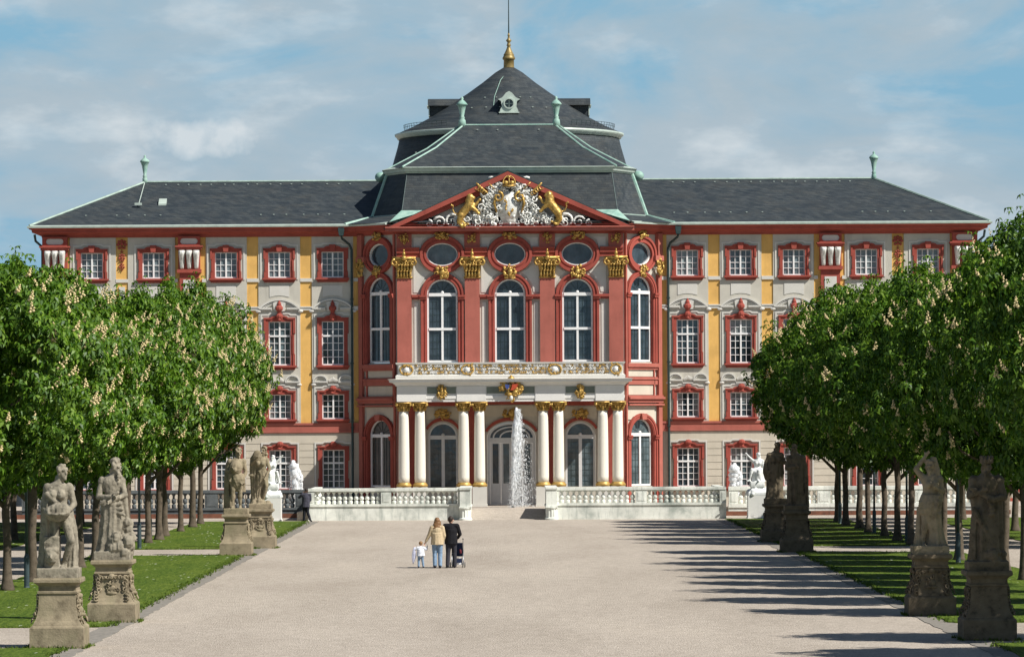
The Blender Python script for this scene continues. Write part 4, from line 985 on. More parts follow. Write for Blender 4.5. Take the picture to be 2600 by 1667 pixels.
sheet('ramp', [(-RX - .3, 200.9), (RX + .3, 200.9), (RX + .3, 206.5), (-RX - .3, 206.5)], 0, M['gravel'], [.004, .004, ZT + .004, ZT + .004])
# ------------------------------------------------------------------ balustrades
BPROF = [(.10, 0), (.115, .03), (.115, .10), (.125, .2), (.10, .27), (.055, .31), (.10, .36), (.125, .40), (.125, .58), (.11, .64), (.06, .70), (.05, .80), (.065, .90), (.10, .95), (.11, 1.0)]
BMESH = {}
def baluster(x, y, z0, z1, mat, parent):
    key = (mat, round(z1 - z0, 3))
    if key not in BMESH:
        b = MB(); b.lathe((0, 0), [(r, (z1 - z0) * t) for r, t in BPROF], 10); BMESH[key] = b.mesh('baluster', M[mat], True)
    o = bpy.data.objects.new('baluster', BMESH[key]); COL.objects.link(o); o.location = (x, y, z0); attach(o, parent)
def balustrade(label, x0, x1, y, zr0, zr1, zb0, zb1, mat, piers, sp=.30, group=None):
    """zb0..zb1 plinth ledge, zr0..zr1 hand rail"""
    t = thing('balustrade', label, 'balustrade', ((x0 + x1) / 2, y, 0), group); F = Frame(0, y, 1, 0, 0, -1)
    m = MB(); m.box(F, x0, x1, -.26, .20, -.02, zb0); m.box(F, x0, x1, -.28, .26, zb0, zb1)
    n = int((x1 - x0) / 1.3)
    m.build('plinth_wall', M[mat], t)
    m = MB(); m.box(F, x0, x1, -.17, .17, zr0, zr0 + .06)
    xs = [x0 + (x1 - x0) * i / max(1, int((x1 - x0) / 2.1)) for i in range(max(1, int((x1 - x0) / 2.1)) + 1)]
    for a, b in zip(xs, xs[1:]): m.box(F, a + .006, b - .006, -.24, .24, zr0 + .06, zr1 - .03); m.box(F, a + .006, b - .006, -.21, .21, zr1 - .03, zr1)
    m.build('hand_rail', M[mat], t)
    for a, b in piers:
        m = MB(); m.box(F, a, b, -.2, .21, zb1 + .002, zr0 - .002); m.box(F, a + .08, b - .08, .21, .225, zb1 + .08, zr0 - .07); m.box(F, a + .12, b - .12, .225, .235, zb1 + .12, zr0 - .11); m.build('pier', M[mat], t)
    edges = sorted([x0, x1] + [v for p in piers for v in p]); segs = []
    cur = x0
    for a, b in sorted(piers):
        if a - cur > .25: segs.append((cur, a))
        cur = b
    if x1 - cur > .25: segs.append((cur, x1))
    for a, b in segs:
        n = max(1, round((b - a) / sp))
        for i in range(n): baluster(a + (b - a) * (i + .5) / n, y, zb1, zr0, mat, t)
    return t
yb_ = 201.3; kb = yb_ / K; bz = lambda y: mz(y, yb_)
for s, x0, x1, mids, word in ((-1, -476, -120, ((-476, -461), (-305, -281), (-125, -120)), 'left'), (1, 107, 504, ((107, 112), (292, 318), (489, 504)), 'right')):
    lab = 'stained white stone balustrade beside the walking man, left of the ramp' if s < 0 else 'stained white stone balustrade on the right of the ramp, free of people'
    t = balustrade(lab, x0 * kb, x1 * kb, yb_, bz(1152), bz(1142.5), bz(1185), bz(1179.5), 'parapet', [(a * kb, b * kb) for a, b in mids], .30, 'white balustrades flanking the ramp')
    xi = (-120 if s < 0 else 107) * kb; xo = xi + (.56 if s < 0 else -.56); a, b = sorted((xi, xo)); F = Frame(0, yb_, 1, 0, 0, -1)
    m = MB(); m.box(F, a, b, -5.3, .62, .72, 1.60); m.box(F, a - .03, b + .03, -5.3, .68, 1.60, 1.70); m.box(F, a - .04, b + .04, -5.3, .70, .64, .72); m.box(F, a, b, -5.3, .15, -.02, .64)
    c = (a + b) / 2; fl = []
    for zz, r in ((-.02, .36), (.08, .36), (.10, .32), (.14, .29), (.58, .29), (.60, .34), (.64, .35)):
        fl.append([(c + r * (1 + (.05 * cos(12 * tt) if .1 < zz < .59 else 0)) * cos(tt), yb_ - .42 + r * (1 + (.05 * cos(12 * tt) if .1 < zz < .59 else 0)) * sin(tt), zz) for tt in [2 * pi * j / 48 for j in range(48)]])
    m.loft(fl); m.build('end_pier', M['parapet'], t)
    xe = (-476 if s < 0 else 504) * kb; F2 = Frame(xe - s * .25, 0, 0, 1, s, 0)
    m = MB(); m.box(F2, yb_ + .30, 207.6, -.2, .2, -.02, bz(1181)); m.box(F2, yb_ + .30, 207.6, -.2, .2, bz(1152), bz(1143.5)); m.build('return_wall', M['parapet'], t)
    for i in range(19): baluster(xe - s * .25, yb_ + .5 + i * .37, bz(1181), bz(1152), 'parapet', t)
yb2 = 208.0; k2 = yb2 / K; b2 = lambda y: mz(y, yb2)
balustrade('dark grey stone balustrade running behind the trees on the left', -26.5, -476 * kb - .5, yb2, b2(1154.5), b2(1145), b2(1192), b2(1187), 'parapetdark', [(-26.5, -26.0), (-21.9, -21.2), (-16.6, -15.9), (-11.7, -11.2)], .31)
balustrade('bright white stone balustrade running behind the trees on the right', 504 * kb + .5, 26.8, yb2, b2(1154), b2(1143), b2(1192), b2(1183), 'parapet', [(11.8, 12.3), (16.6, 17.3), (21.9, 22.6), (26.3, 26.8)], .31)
for s in (-1, 1):
    m = MB(); m.box(Frame(0, 207.6, 1, 0, 0, -1), *sorted((s * 11.4, s * 27)), 0, .18, -.02, .24)
    o = m.build('kerb_wall', M['redstone']); tag(o, 'low red sandstone kerb wall along the dark balustrade' if s < 0 else 'low red sandstone kerb wall along the white balustrade on the right', 'kerb wall')
# ------------------------------------------------------------------ statues
def pedestal(mat, relief, t, seed, h=1.61):
    m = MB(); pr = [(.615, 0), (.615, .47), (.60, .50), (.56, .53), (.545, .56), (.50, .64), (.465, .74), (.44, .86), (.428, 1.0), (.42, 1.18), (.42, 1.24), (.45, 1.26), (.45, 1.30), (.425, 1.32), (.425, 1.42), (.45, 1.45), (.50, 1.49), (.535, 1.51), (.535, 1.57), (.52, h)]
    pr = [(r, z * h / 1.61) for r, z in pr]
    m.loft([[(a * r, b * r, z) for a, b in ((-1, -1), (-.98, -1), (.98, -1), (1, -1), (1, 1), (-1, 1))] for r, z in pr])
    o = link_mesh(m.mesh('pedestal', M[mat]), 'pedestal', t)
    r = random.Random(seed)
    for F, on in ((Frame(0, -.42, 1, 0, 0, -1), relief), (Frame(.42, 0, 0, 1, 1, 0), True), (Frame(-.42, 0, 0, 1, -1, 0), True)):
        if not on: continue
        m = MB()
        for s in (-1, 1):
            for q in range(8):
                z = .62 + q * .078; curl(m, F, s * (.34 if q > 2 else .40), .02 + max(0, .12 - q * .035), z, .07, r.uniform(0, 6), s, .022, 1.1, 8)
        for q in range(7): curl(m, F, -.3 + q * .1, .02, 1.17, .06, r.uniform(0, 6), 1, .02, 1, 7)
        m.ball(F(0, .02, 1.19), (.1, .05, .07)); m.ball(F(0, .02, .86), (.12, .05, .11)); m.ball(F(0, .03, .76), (.17, .06, .06))
        for q in range(9): curl(m, F, r.uniform(-.18, .18), .02, r.uniform(.7, 1.08), .07, r.uniform(0, 6), r.choice((-1, 1)), .022, 1, 8)
        link_mesh(m.mesh('relief', M[mat], True), 'relief', o)
    return o
def body(m, J, g=1.0, fem=False, beard=False, hair='short', crown=False):
    """one standing figure from named joints; g thickens it"""
    V_ = {k: Vector(v) for k, v in J.items()}
    pe, ch, ne, he = V_['pelvis'], V_['chest'], V_['neck'], V_['head']
    side = (V_['sr'] - V_['sl']).normalized()
    m.capsule(pe - Vector((0, 0, .04)), pe + (ch - pe) * .4, .155 * g, .125 * g if fem else .14 * g, 14, ((0, 1, 0), .8))
    for s_ in (-1, 1): m.capsule(pe + side * .07 * s_, pe + (ch - pe) * .45 + side * .04 * s_, .115 * g, .10 * g, 12)
    m.capsule(pe + (ch - pe) * .35, ch, .13 * g, .165 * g, 14, ((0, 1, 0), .78))
    for s_ in (-1, 1): m.capsule(pe + (ch - pe) * .55 + side * .05 * s_, ch + side * .085 * s_ + Vector((0, 0, .02)), .10 * g, .115 * g, 12)
    m.capsule(V_['sl'] * .85 + ch * .15, V_['sr'] * .85 + ch * .15, .075 * g, .075 * g, 12)
    if fem:
        for s_ in (-1, 1): m.ball(ch + side * .075 * s_ + Vector((0, -.125, -.05)), .075 * g, 8, 6)
    m.capsule(ch + Vector((0, 0, .06)), ne, .085 * g, .058 * g); m.capsule(ne - Vector((0, 0, .03)), he, .06 * g, .055 * g)
    fd_ = V_.get('face', Vector((0, -1, 0))).normalized(); rt = fd_.cross(Vector((0, 0, 1))).normalized()
    m.ball(he + Vector((0, 0, .02)) - fd_ * .015, (.085, .098, .112), 12, 9); m.ball(he + fd_ * .03 - Vector((0, 0, .05)), (.066, .066, .075), 10, 7)
    m.capsule(he + fd_ * .095 + Vector((0, 0, .02)), he + fd_ * .115 - Vector((0, 0, .025)), .013, .02, 8)
    m.capsule(he + fd_ * .085 + rt * .05 + Vector((0, 0, .035)), he + fd_ * .085 - rt * .05 + Vector((0, 0, .035)), .018, .018, 8)
    m.capsule(he + fd_ * .09 + rt * .02 - Vector((0, 0, .06)), he + fd_ * .09 - rt * .02 - Vector((0, 0, .06)), .012, .012, 6)
    m.ball(he + fd_ * .075 - Vector((0, 0, .105)), .03, 8, 5)
    for s_ in (-1, 1): m.ball(he + rt * .09 * s_ - fd_ * .0, (.022, .03, .035), 6, 4)
    r = random.Random(3)
    if hair != 'none':
        for k in range(26):
            a = r.uniform(0, 2 * pi); e = r.uniform(.15, 1.4); d_ = Vector((cos(a) * cos(e), sin(a) * cos(e), sin(e)))
            if d_.dot(fd_) > .55: continue
            m.ball(he + Vector((0, 0, .03)) + d_ * .105, .035, 6, 4)
        if hair == 'long':
            for k in range(10): q = k / 9; m.ball(he - fd_ * (.09 + .03 * sin(q * 6)) - Vector((0, 0, .02 + q * .26)) + rt * .04 * sin(k * 2), .05 - .015 * q, 6, 4)
    if beard:
        for k in range(22): q = r.random(); m.ball(he + fd_ * (.085 - .02 * q) + rt * r.uniform(-.07, .07) * (1 - q * .6) - Vector((0, 0, .08 + q * .2)), .035 - .012 * q, 6, 4)
    if crown:
        for k in range(10): a = 2 * pi * k / 10; p = he + Vector((cos(a) * .1, sin(a) * .11, .09)); m.capsule(p, p + Vector((cos(a) * .015, sin(a) * .015, .09)), .028, .02, 6)
    for s_ in ('l', 'r'):
        if 'e' + s_ in V_:
            sh, el, ha = V_['s' + s_], V_['e' + s_], V_['h' + s_]
            m.ball(sh, .085 * g, 10, 7); m.capsule(sh, el, .068 * g, .050 * g); m.capsule(el, ha, .050 * g, .032 * g); hand(m, ha, (ha - el).normalized(), g)
        if 'k' + s_ in V_:
            hp = pe + side * (.085 if s_ == 'r' else -.085) - Vector((0, 0, .05)); kn, an = V_['k' + s_], V_['a' + s_]
            m.capsule(hp, kn, .10 * g, .062 * g); m.capsule(kn, kn + (an - kn) * .35, .06 * g, .064 * g); m.capsule(kn + (an - kn) * .3, an, .064 * g, .036 * g)
            ft = V_.get('f' + s_, Vector((0, -1, 0))).normalized(); m.capsule(an - Vector((0, 0, .04)) - ft * .03, an + ft * .15 - Vector((0, 0, .055)), .042 * g, .032 * g, 10)
def hand(m, p, d, g=1.0):
    """palm, four fingers of different length and a thumb off the side"""
    d = Vector(d).normalized(); a = d.cross(Vector((0, 1, .2))).normalized(); b = d.cross(a)
    m.capsule(p, p + d * .075, .030 * g, .036 * g, 8, (b, .6))
    for i, L in enumerate((.062, .075, .07, .055)):
        q = p + d * .085 + a * (.027 - .018 * i); e = q + d * L * .55 + b * .01; m.capsule(q, e, .010 * g, .009 * g, 6); m.capsule(e, e + d * L * .4 + b * .025, .009 * g, .007 * g, 6)
    q = p + d * .03 + a * .034; m.capsule(q, q + a * .03 + d * .035, .012 * g, .011 * g, 6); m.capsule(q + a * .03 + d * .035, q + a * .035 + d * .065 + b * .01, .011 * g, .009 * g, 6)
def drape(m, rings, folds=9, amp=.12, seed=0, n=48, twist=0.0):
    """hanging cloth: rings (x, y, z, rx, ry) with folds that deepen downwards"""
    r = random.Random(seed); ph = [r.uniform(0, 6.28) for _ in range(3)]; R = []
    N_ = len(rings)
    for i, (cx, cy, z, rx, ry) in enumerate(rings):
        q = i / max(1, N_ - 1); row = []
        for k in range(n):
            t = 2 * pi * k / n; tt = t + twist * q
            f = 1 + 1.35 * amp * (.35 + .65 * q) * (abs(sin(folds * .5 * tt + ph[0])) ** .7 * 1.2 - .7 + .45 * sin((folds + 4) * tt + ph[1]))
            row.append((cx + rx * f * cos(t), cy + ry * f * sin(t), z))
        R.append(row)
    m.loft(R)
def rock(m, c, s, n, seed):
    r = random.Random(seed)
    for k in range(n): m.ball((c[0] + r.uniform(-1, 1) * s[0], c[1] + r.uniform(-1, 1) * s[1], c[2] + r.uniform(0, 1) * s[2]), r.uniform(.06, .13), 7, 5)
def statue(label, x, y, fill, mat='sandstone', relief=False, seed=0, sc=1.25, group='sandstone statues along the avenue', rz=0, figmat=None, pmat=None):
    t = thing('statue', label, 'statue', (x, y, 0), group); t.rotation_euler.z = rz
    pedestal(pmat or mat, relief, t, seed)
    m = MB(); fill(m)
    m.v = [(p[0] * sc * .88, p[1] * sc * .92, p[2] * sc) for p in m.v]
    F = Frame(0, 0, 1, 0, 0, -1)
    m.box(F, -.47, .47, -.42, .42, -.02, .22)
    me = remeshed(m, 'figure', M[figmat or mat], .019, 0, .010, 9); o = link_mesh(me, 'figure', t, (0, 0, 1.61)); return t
B0 = .15
def f_basin(m):
    J = dict(pelvis=(.02, 0, 1.02), chest=(-.02, 0, 1.38), neck=(0, -.01, 1.53), head=(.07, -.02, 1.67), face=(.75, -.7, .25), sl=(-.2, 0, 1.43), sr=(.19, 0, 1.43), el=(-.29, -.02, 1.16), hl=(-.17, -.2, 1.0), er=(.28, -.02, 1.18), hr=(.15, -.2, 1.02), kr=(.24, -.18, .60), ar=(.08, -.02, .22), kl=(-.06, -.04, .6), al=(-.04, .02, .22))
    body(m, J, 1.1, True, hair='long')
    m.lathe((0, -.24), [(.06, .90), (.13, .93), (.22, 1.0), (.24, 1.03), (.21, 1.04)], 20); rock(m, (0, -.24, 1.02), (.15, .1, .08), 26, 2)
    drape(m, [(-.12, .02, 1.46, .13, .13), (-.16, .0, 1.3, .13, .14), (-.2, .02, 1.1, .13, .16), (-.2, .06, .8, .14, .14), (-.2, .1, .45, .17, .15), (-.2, .1, .12, .2, .17)], 7, .16, 4)
    for k in range(6): q = k / 5; m.capsule((-.2 + .28 * q, -.14, 1.34 - .24 * q), (-.14 + .28 * q, -.15, 1.29 - .22 * q), .05, .05, 8)
    m.box(WORLD, -.26, .02, -.12, .16, .1, .66); m.ball((-.12, -.2, .34), (.12, .08, .13), 10, 7); m.ball((-.12, -.27, .33), (.03, .05, .04)); m.ball((-.17, -.24, .38), .03); m.ball((-.07, -.24, .38), .03); m.capsule((-.2, -.2, .44), (-.04, -.2, .44), .05, .05)
    drape(m, [(.17, .08, 1.1, .07, .08), (.22, .1, .8, .09, .1), (.24, .12, .5, .09, .1), (.22, .1, .15, .1, .12)], 5, .2, 8)
def f_old(m):
    J = dict(pelvis=(0, 0, 1.02), chest=(-.02, 0, 1.38), neck=(.02, -.02, 1.53), head=(.08, -.05, 1.66), face=(.85, -.5, -.1), sl=(-.22, 0, 1.42), sr=(.17, .02, 1.42), el=(-.3, -.06, 1.14), hl=(-.02, -.22, 1.14), er=(.26, -.08, 1.18), hr=(.02, -.23, 1.08))
    body(m, J, 1.15, False, True, 'long'); 
    m.ball((.06, -.03, 1.8), (.10, .1, .07)); m.ball((.0, -.02, 1.79), (.07, .07, .06))
    drape(m, [(-.01, -.02, 1.16, .2, .17), (-.02, -.03, 1.0, .235, .2), (-.02, -.03, .75, .24, .2), (-.04, -.02, .45, .25, .2), (-.05, -.02, .25, .28, .22), (-.05, -.02, .1, .31, .24)], 9, .15, 6, 56)
    for k in range(5): m.capsule((-.24 + .05 * k, -.16, 1.02 - .03 * k), (.12 + .03 * k, -.2, 1.22 - .1 * k), .035, .035, 8)
    m.capsule((.24, -.04, 1.1), (.29, 0, .7), .07, .05); rock(m, (.2, -.16, .14), (.2, .12, .26), 40, 5); rock(m, (.28, 0, .4), (.06, .06, .3), 14, 6)
def f_belly(m):
    J = dict(pelvis=(.0, -.04, 1.0), chest=(.02, .03, 1.36), neck=(.04, .04, 1.52), head=(.08, .02, 1.66), face=(.3, -1, -.1), sl=(-.2, .04, 1.42), sr=(.22, .04, 1.42), el=(-.3, .08, 1.15), hl=(-.12, -.18, 1.2), er=(.3, .02, 1.15), hr=(.22, -.12, .92), kl=(-.1, -.08, .58), al=(-.12, -.04, .22), kr=(.12, -.06, .6), ar=(.12, .0, .22))
    body(m, J, 1.15, True, hair='long')
    m.ball((.0, -.12, 1.26), (.21, .16, .2), 12, 8); m.ball((-.02, -.29, 1.2), (.07, .05, .06))
    drape(m, [(.02, .0, 1.1, .22, .2), (.03, 0, .95, .25, .22), (.05, .02, .8, .24, .2), (.12, .06, .6, .15, .16)], 8, .16, 3, 48, .6)
    drape(m, [(-.22, .1, 1.4, .1, .12), (-.26, .12, 1.0, .12, .14), (-.26, .14, .5, .13, .15), (-.24, .14, .1, .16, .16)], 6, .2, 9)
    for k in range(5): m.capsule((-.2, -.14, 1.1 - .05 * k), (.26, -.1, .92 - .02 * k + .05 * (k % 2)), .035, .03, 8)
    m.box(WORLD, -.2, -.06, -.2, .1, .1, .5)
def f_cloak(m):
    J = dict(pelvis=(.06, .0, 1.02), chest=(.0, -.0, 1.36), neck=(.06, -.01, 1.52), head=(.12, -.02, 1.66), face=(-.5, -.8, .1), sl=(-.18, .02, 1.42), sr=(.2, 0, 1.4), el=(-.3, -.04, 1.3), hl=(-.14, -.2, 1.44), er=(.3, -.06, 1.15), hr=(.2, -.2, .94), kr=(.2, -.14, .66), ar=(.06, -.02, .22), kl=(.02, -.02, .6), al=(.0, .02, .22))
    body(m, J, 1.08, True, hair='long')
    drape(m, [(-.06, .06, 1.62, .16, .12), (-.14, .08, 1.45, .2, .14), (-.2, .1, 1.1, .16, .15), (-.22, .1, .8, .12, .14), (-.2, .1, .4, .12, .14), (-.16, .1, .1, .18, .18)], 6, .2, 11)
    m.ball((-.1, -.08, 1.5), (.17, .1, .2), 10, 8); drape(m, [(.06, 0, 1.1, .19, .17), (.06, 0, .95, .2, .19), (.0, .02, .75, .17, .16), (-.06, .05, .5, .12, .14), (-.08, .06, .12, .16, .16)], 7, .18, 2, 48, 1.2)
    m.capsule((-.36, .0, .98), (-.2, 0, .95), .04, .06); rock(m, (.02, -.05, .1), (.24, .16, .14), 26, 8)
def f_raised(m):
    J = dict(pelvis=(-.02, 0, 1.02), chest=(.04, 0, 1.38), neck=(.05, -.01, 1.52), head=(.0, -.02, 1.66), face=(-.25, -.95, -.15), sl=(-.12, -.02, 1.44), sr=(.22, 0, 1.42), el=(-.3, -.05, 1.62), hl=(-.1, -.03, 1.86), er=(.28, -.02, 1.2), hr=(.14, -.17, 1.26), kl=(-.12, -.1, .6), al=(-.14, -.02, .22), kr=(.1, -.05, .6), ar=(.12, .0, .22))
    body(m, J, 1.1, True, hair='long')
    drape(m, [(.09, .03, 1.86, .06, .06), (.13, .04, 1.7, .08, .08), (.16, .03, 1.5, .09, .09), (.2, .03, 1.2, .08, .12), (.18, .03, 1.0, .12, .15)], 5, .15, 12)
    drape(m, [(.02, -.01, 1.14, .2, .18), (.02, -.02, 1.0, .25, .22), (.0, -.02, .86, .25, .22), (.06, .0, .66, .19, .18), (.12, .02, .4, .17, .17), (.14, .02, .1, .24, .2)], 8, .17, 13, 56, .8)
    for k in range(4): m.capsule((-.22, -.14, .98 - .06 * k), (.2, -.14, 1.12 - .12 * k), .04, .03, 8)
    drape(m, [(-.2, .1, .9, .06, .08), (-.2, .1, .5, .09, .1), (-.2, .1, .1, .13, .13)], 5, .2, 14)
def f_king(m):
    J = dict(pelvis=(0, 0, 1.02), chest=(0, 0, 1.4), neck=(.0, -.02, 1.55), head=(.0, -.05, 1.68), face=(.2, -1, -.1), sl=(-.23, 0, 1.45), sr=(.23, 0, 1.45), el=(-.33, -.1, 1.22), hl=(-.12, -.25, 1.3), er=(.32, -.1, 1.2), hr=(.08, -.24, 1.16))
    body(m, J, 1.28, False, True, 'long', True)
    m.capsule((-.3, -.22, 1.34), (.1, -.26, 1.16), .04, .05)
    for k in range(3): m.ball((.07, -.24, 1.06 - .07 * k), (.07, .05, .045))
    drape(m, [(.0, .05, 1.46, .27, .16), (.0, .05, 1.2, .3, .2), (.02, .02, .95, .28, .22), (.0, .0, .6, .3, .25), (.0, .0, .3, .31, .26), (.0, .0, .1, .34, .28)], 8, .13, 15, 56)
    drape(m, [(-.2, -.1, 1.0, .07, .08), (-.24, -.1, .6, .08, .09), (-.24, -.1, .2, .09, .1)], 5, .2, 16)
    for k in range(6): m.capsule((-.26 + .07 * k, -.2, 1.0 - .12 * k), (-.2 + .08 * k, -.22, .9 - .12 * k), .05, .05, 8)
    rock(m, (.1, -.12, .1), (.24, .16, .2), 26, 18)
def f_robe_a(m):
    J = dict(pelvis=(0, 0, 1.02), chest=(.02, 0, 1.38), neck=(.04, -.01, 1.53), head=(.08, -.02, 1.67), face=(.6, -.8, .1), sl=(-.2, 0, 1.42), sr=(.2, 0, 1.42), el=(-.32, -.03, 1.2), hl=(-.28, -.14, .98), er=(.32, .0, 1.22), hr=(.18, -.18, 1.26))
    body(m, J, 1.25, True, hair='long')
    drape(m, [(0, .02, 1.45, .24, .15), (0, .02, 1.2, .27, .19), (0, 0, .95, .29, .21), (-.02, 0, .6, .27, .2), (-.03, 0, .3, .27, .21), (-.03, 0, .1, .3, .23)], 9, .13, 21, 56, .5)
    drape(m, [(-.3, .02, 1.2, .08, .1), (-.32, .02, .95, .1, .12), (-.26, .04, .7, .08, .1)], 5, .2, 22)
def f_robe_b(m):
    J = dict(pelvis=(0, 0, 1.02), chest=(-.02, 0, 1.38), neck=(-.02, -.01, 1.53), head=(-.06, -.02, 1.67), face=(-.6, -.8, .1), sl=(-.21, 0, 1.42), sr=(.2, 0, 1.42), el=(-.3, -.06, 1.16), hl=(-.05, -.2, 1.2), er=(.3, -.02, 1.15), hr=(.26, -.08, .9))
    body(m, J, 1.3, False, True, 'long')
    drape(m, [(0, .02, 1.46, .25, .15), (0, .02, 1.2, .27, .2), (0, 0, .95, .26, .21), (.0, 0, .6, .26, .22), (.02, 0, .3, .28, .22), (.02, 0, .1, .31, .25)], 8, .14, 31, 56, -.4)
    drape(m, [(.26, .04, 1.3, .08, .12), (.28, .04, .9, .1, .14), (.28, .04, .4, .11, .14), (.26, .04, .1, .14, .16)], 5, .2, 33)
statue('half-draped female figure holding a fruit basin above a stump, on plain pedestal', -10.36, 87.9, f_basin, 'sandstone', False, 1, 1.42, figmat='figstone')
statue('long-robed bearded figure with folded arms on the scroll-carved pedestal', -10.3, 99.3, f_old, 'sandstone', True, 2, 1.42, figmat='figstone')
statue('round-bellied draped figure at the cross path, on smooth brown pedestal', -10.65, 148.7, f_belly, 'sandstone', False, 3, 1.42)
statue('twisting cloaked figure on relief pedestal, just right of the round-bellied one', -10.27, 157.4, f_cloak, 'sandstone', True, 4, 1.42)
statue('crowned bearded figure playing a pipe, on dark pedestal in full shade', 11.05, 89.2, f_king, 'shadestone', False, 5, 1.42)
statue('draped woman with one arm raised over her head, under the chestnuts', 10.95, 100.4, f_raised, 'shadestone', True, 6, 1.36, figmat='sandstone')
statue('shadowed robed figure standing closest to the white seated sculpture on the right', 11.16, 162.0, f_robe_a, 'shadestone', False, 7, 1.42)
statue('shadowed bearded robed figure at the right cross path, overlapping the dark figure behind it', 11.1, 149.4, f_robe_b, 'shadestone', False, 8, 1.42)
# white fountain sculptures on their plinths
def seated(m, s):
    J = dict(pelvis=(0, 0, .52), chest=(-.04 * s, 0, .88), neck=(-.05 * s, -.01, 1.03), head=(-.06 * s, -.03, 1.17), face=(.6 * s, -.7, 0), sl=(-.24, 0, .93), sr=(.16, 0, .93), el=(-.3, -.05, .66), hl=(-.28, -.1, .4), er=(.3, -.05, 1.06), hr=(.46, -.08, 1.22), kl=(-.06, -.3, .5), al=(-.05, -.25, .1), kr=(.26, -.22, .56), ar=(.36, -.18, .1), fr=(.8, -.5, 0))
    body(m, J, 1.15, True, hair='long')
    rock(m, (-.08, .08, .0), (.28, .22, .42), 60, 4); drape(m, [(-.05, 0, .62, .2, .2), (-.02, -.06, .45, .26, .26), (-.05, -.04, .2, .27, .26), (-.08, 0, .02, .3, .28)], 8, .15, 40)
for s, x, y0, lab in ((-1, -12.5, 200.4, 'white marble seated figure on tall white block, left of the walking man'), (1, 12.85, 200.4, 'white marble seated figure on tall white block, right of the right balustrade')):
    t = thing('fountain_sculpture', lab, 'sculpture', (x, y0, 0), 'white fountain sculptures')
    F = Frame(0, 0, 1, 0, 0, -1); m = MB(); m.box(F, -.50, .50, -.5, .5, -.02, 1.22); m.box(F, -.53, .53, -.53, .53, 0, .1)
    link_mesh(m.mesh('plinth', M['white']), 'plinth', t)
    m = MB(); m.loft([[(a * r, b * r, z) for a, b in ((-1, -1), (1, -1), (1, 1), (-1, 1))] for r, z in ((.50, 1.21), (.49, 1.38), (.36, 1.52), (.30, 1.6), (.36, 1.68), (.38, 1.8), (.36, 1.95))])
    for k in range(4): a = 2 * pi * (k + .5) / 4 + .3; m.ball((.42 * cos(a), .42 * sin(a), 1.4), (.2, .2, .17), 9, 6); m.ball((.56 * cos(a), .56 * sin(a), 1.3), .11); m.ball((.40 * cos(a) + .08, .4 * sin(a), 1.56), .07)
    b = MB(); seated(b, s); fl = 1 if s < 0 else -1
    m.add([(fl * p[0] * 1.12, p[1] * 1.12, p[2] * 1.16 + 1.93) for p in b.v], b.f)
    me = remeshed(m, 'figure', M['marble'], .03, 1, .006, 7); link_mesh(me, 'figure', t)
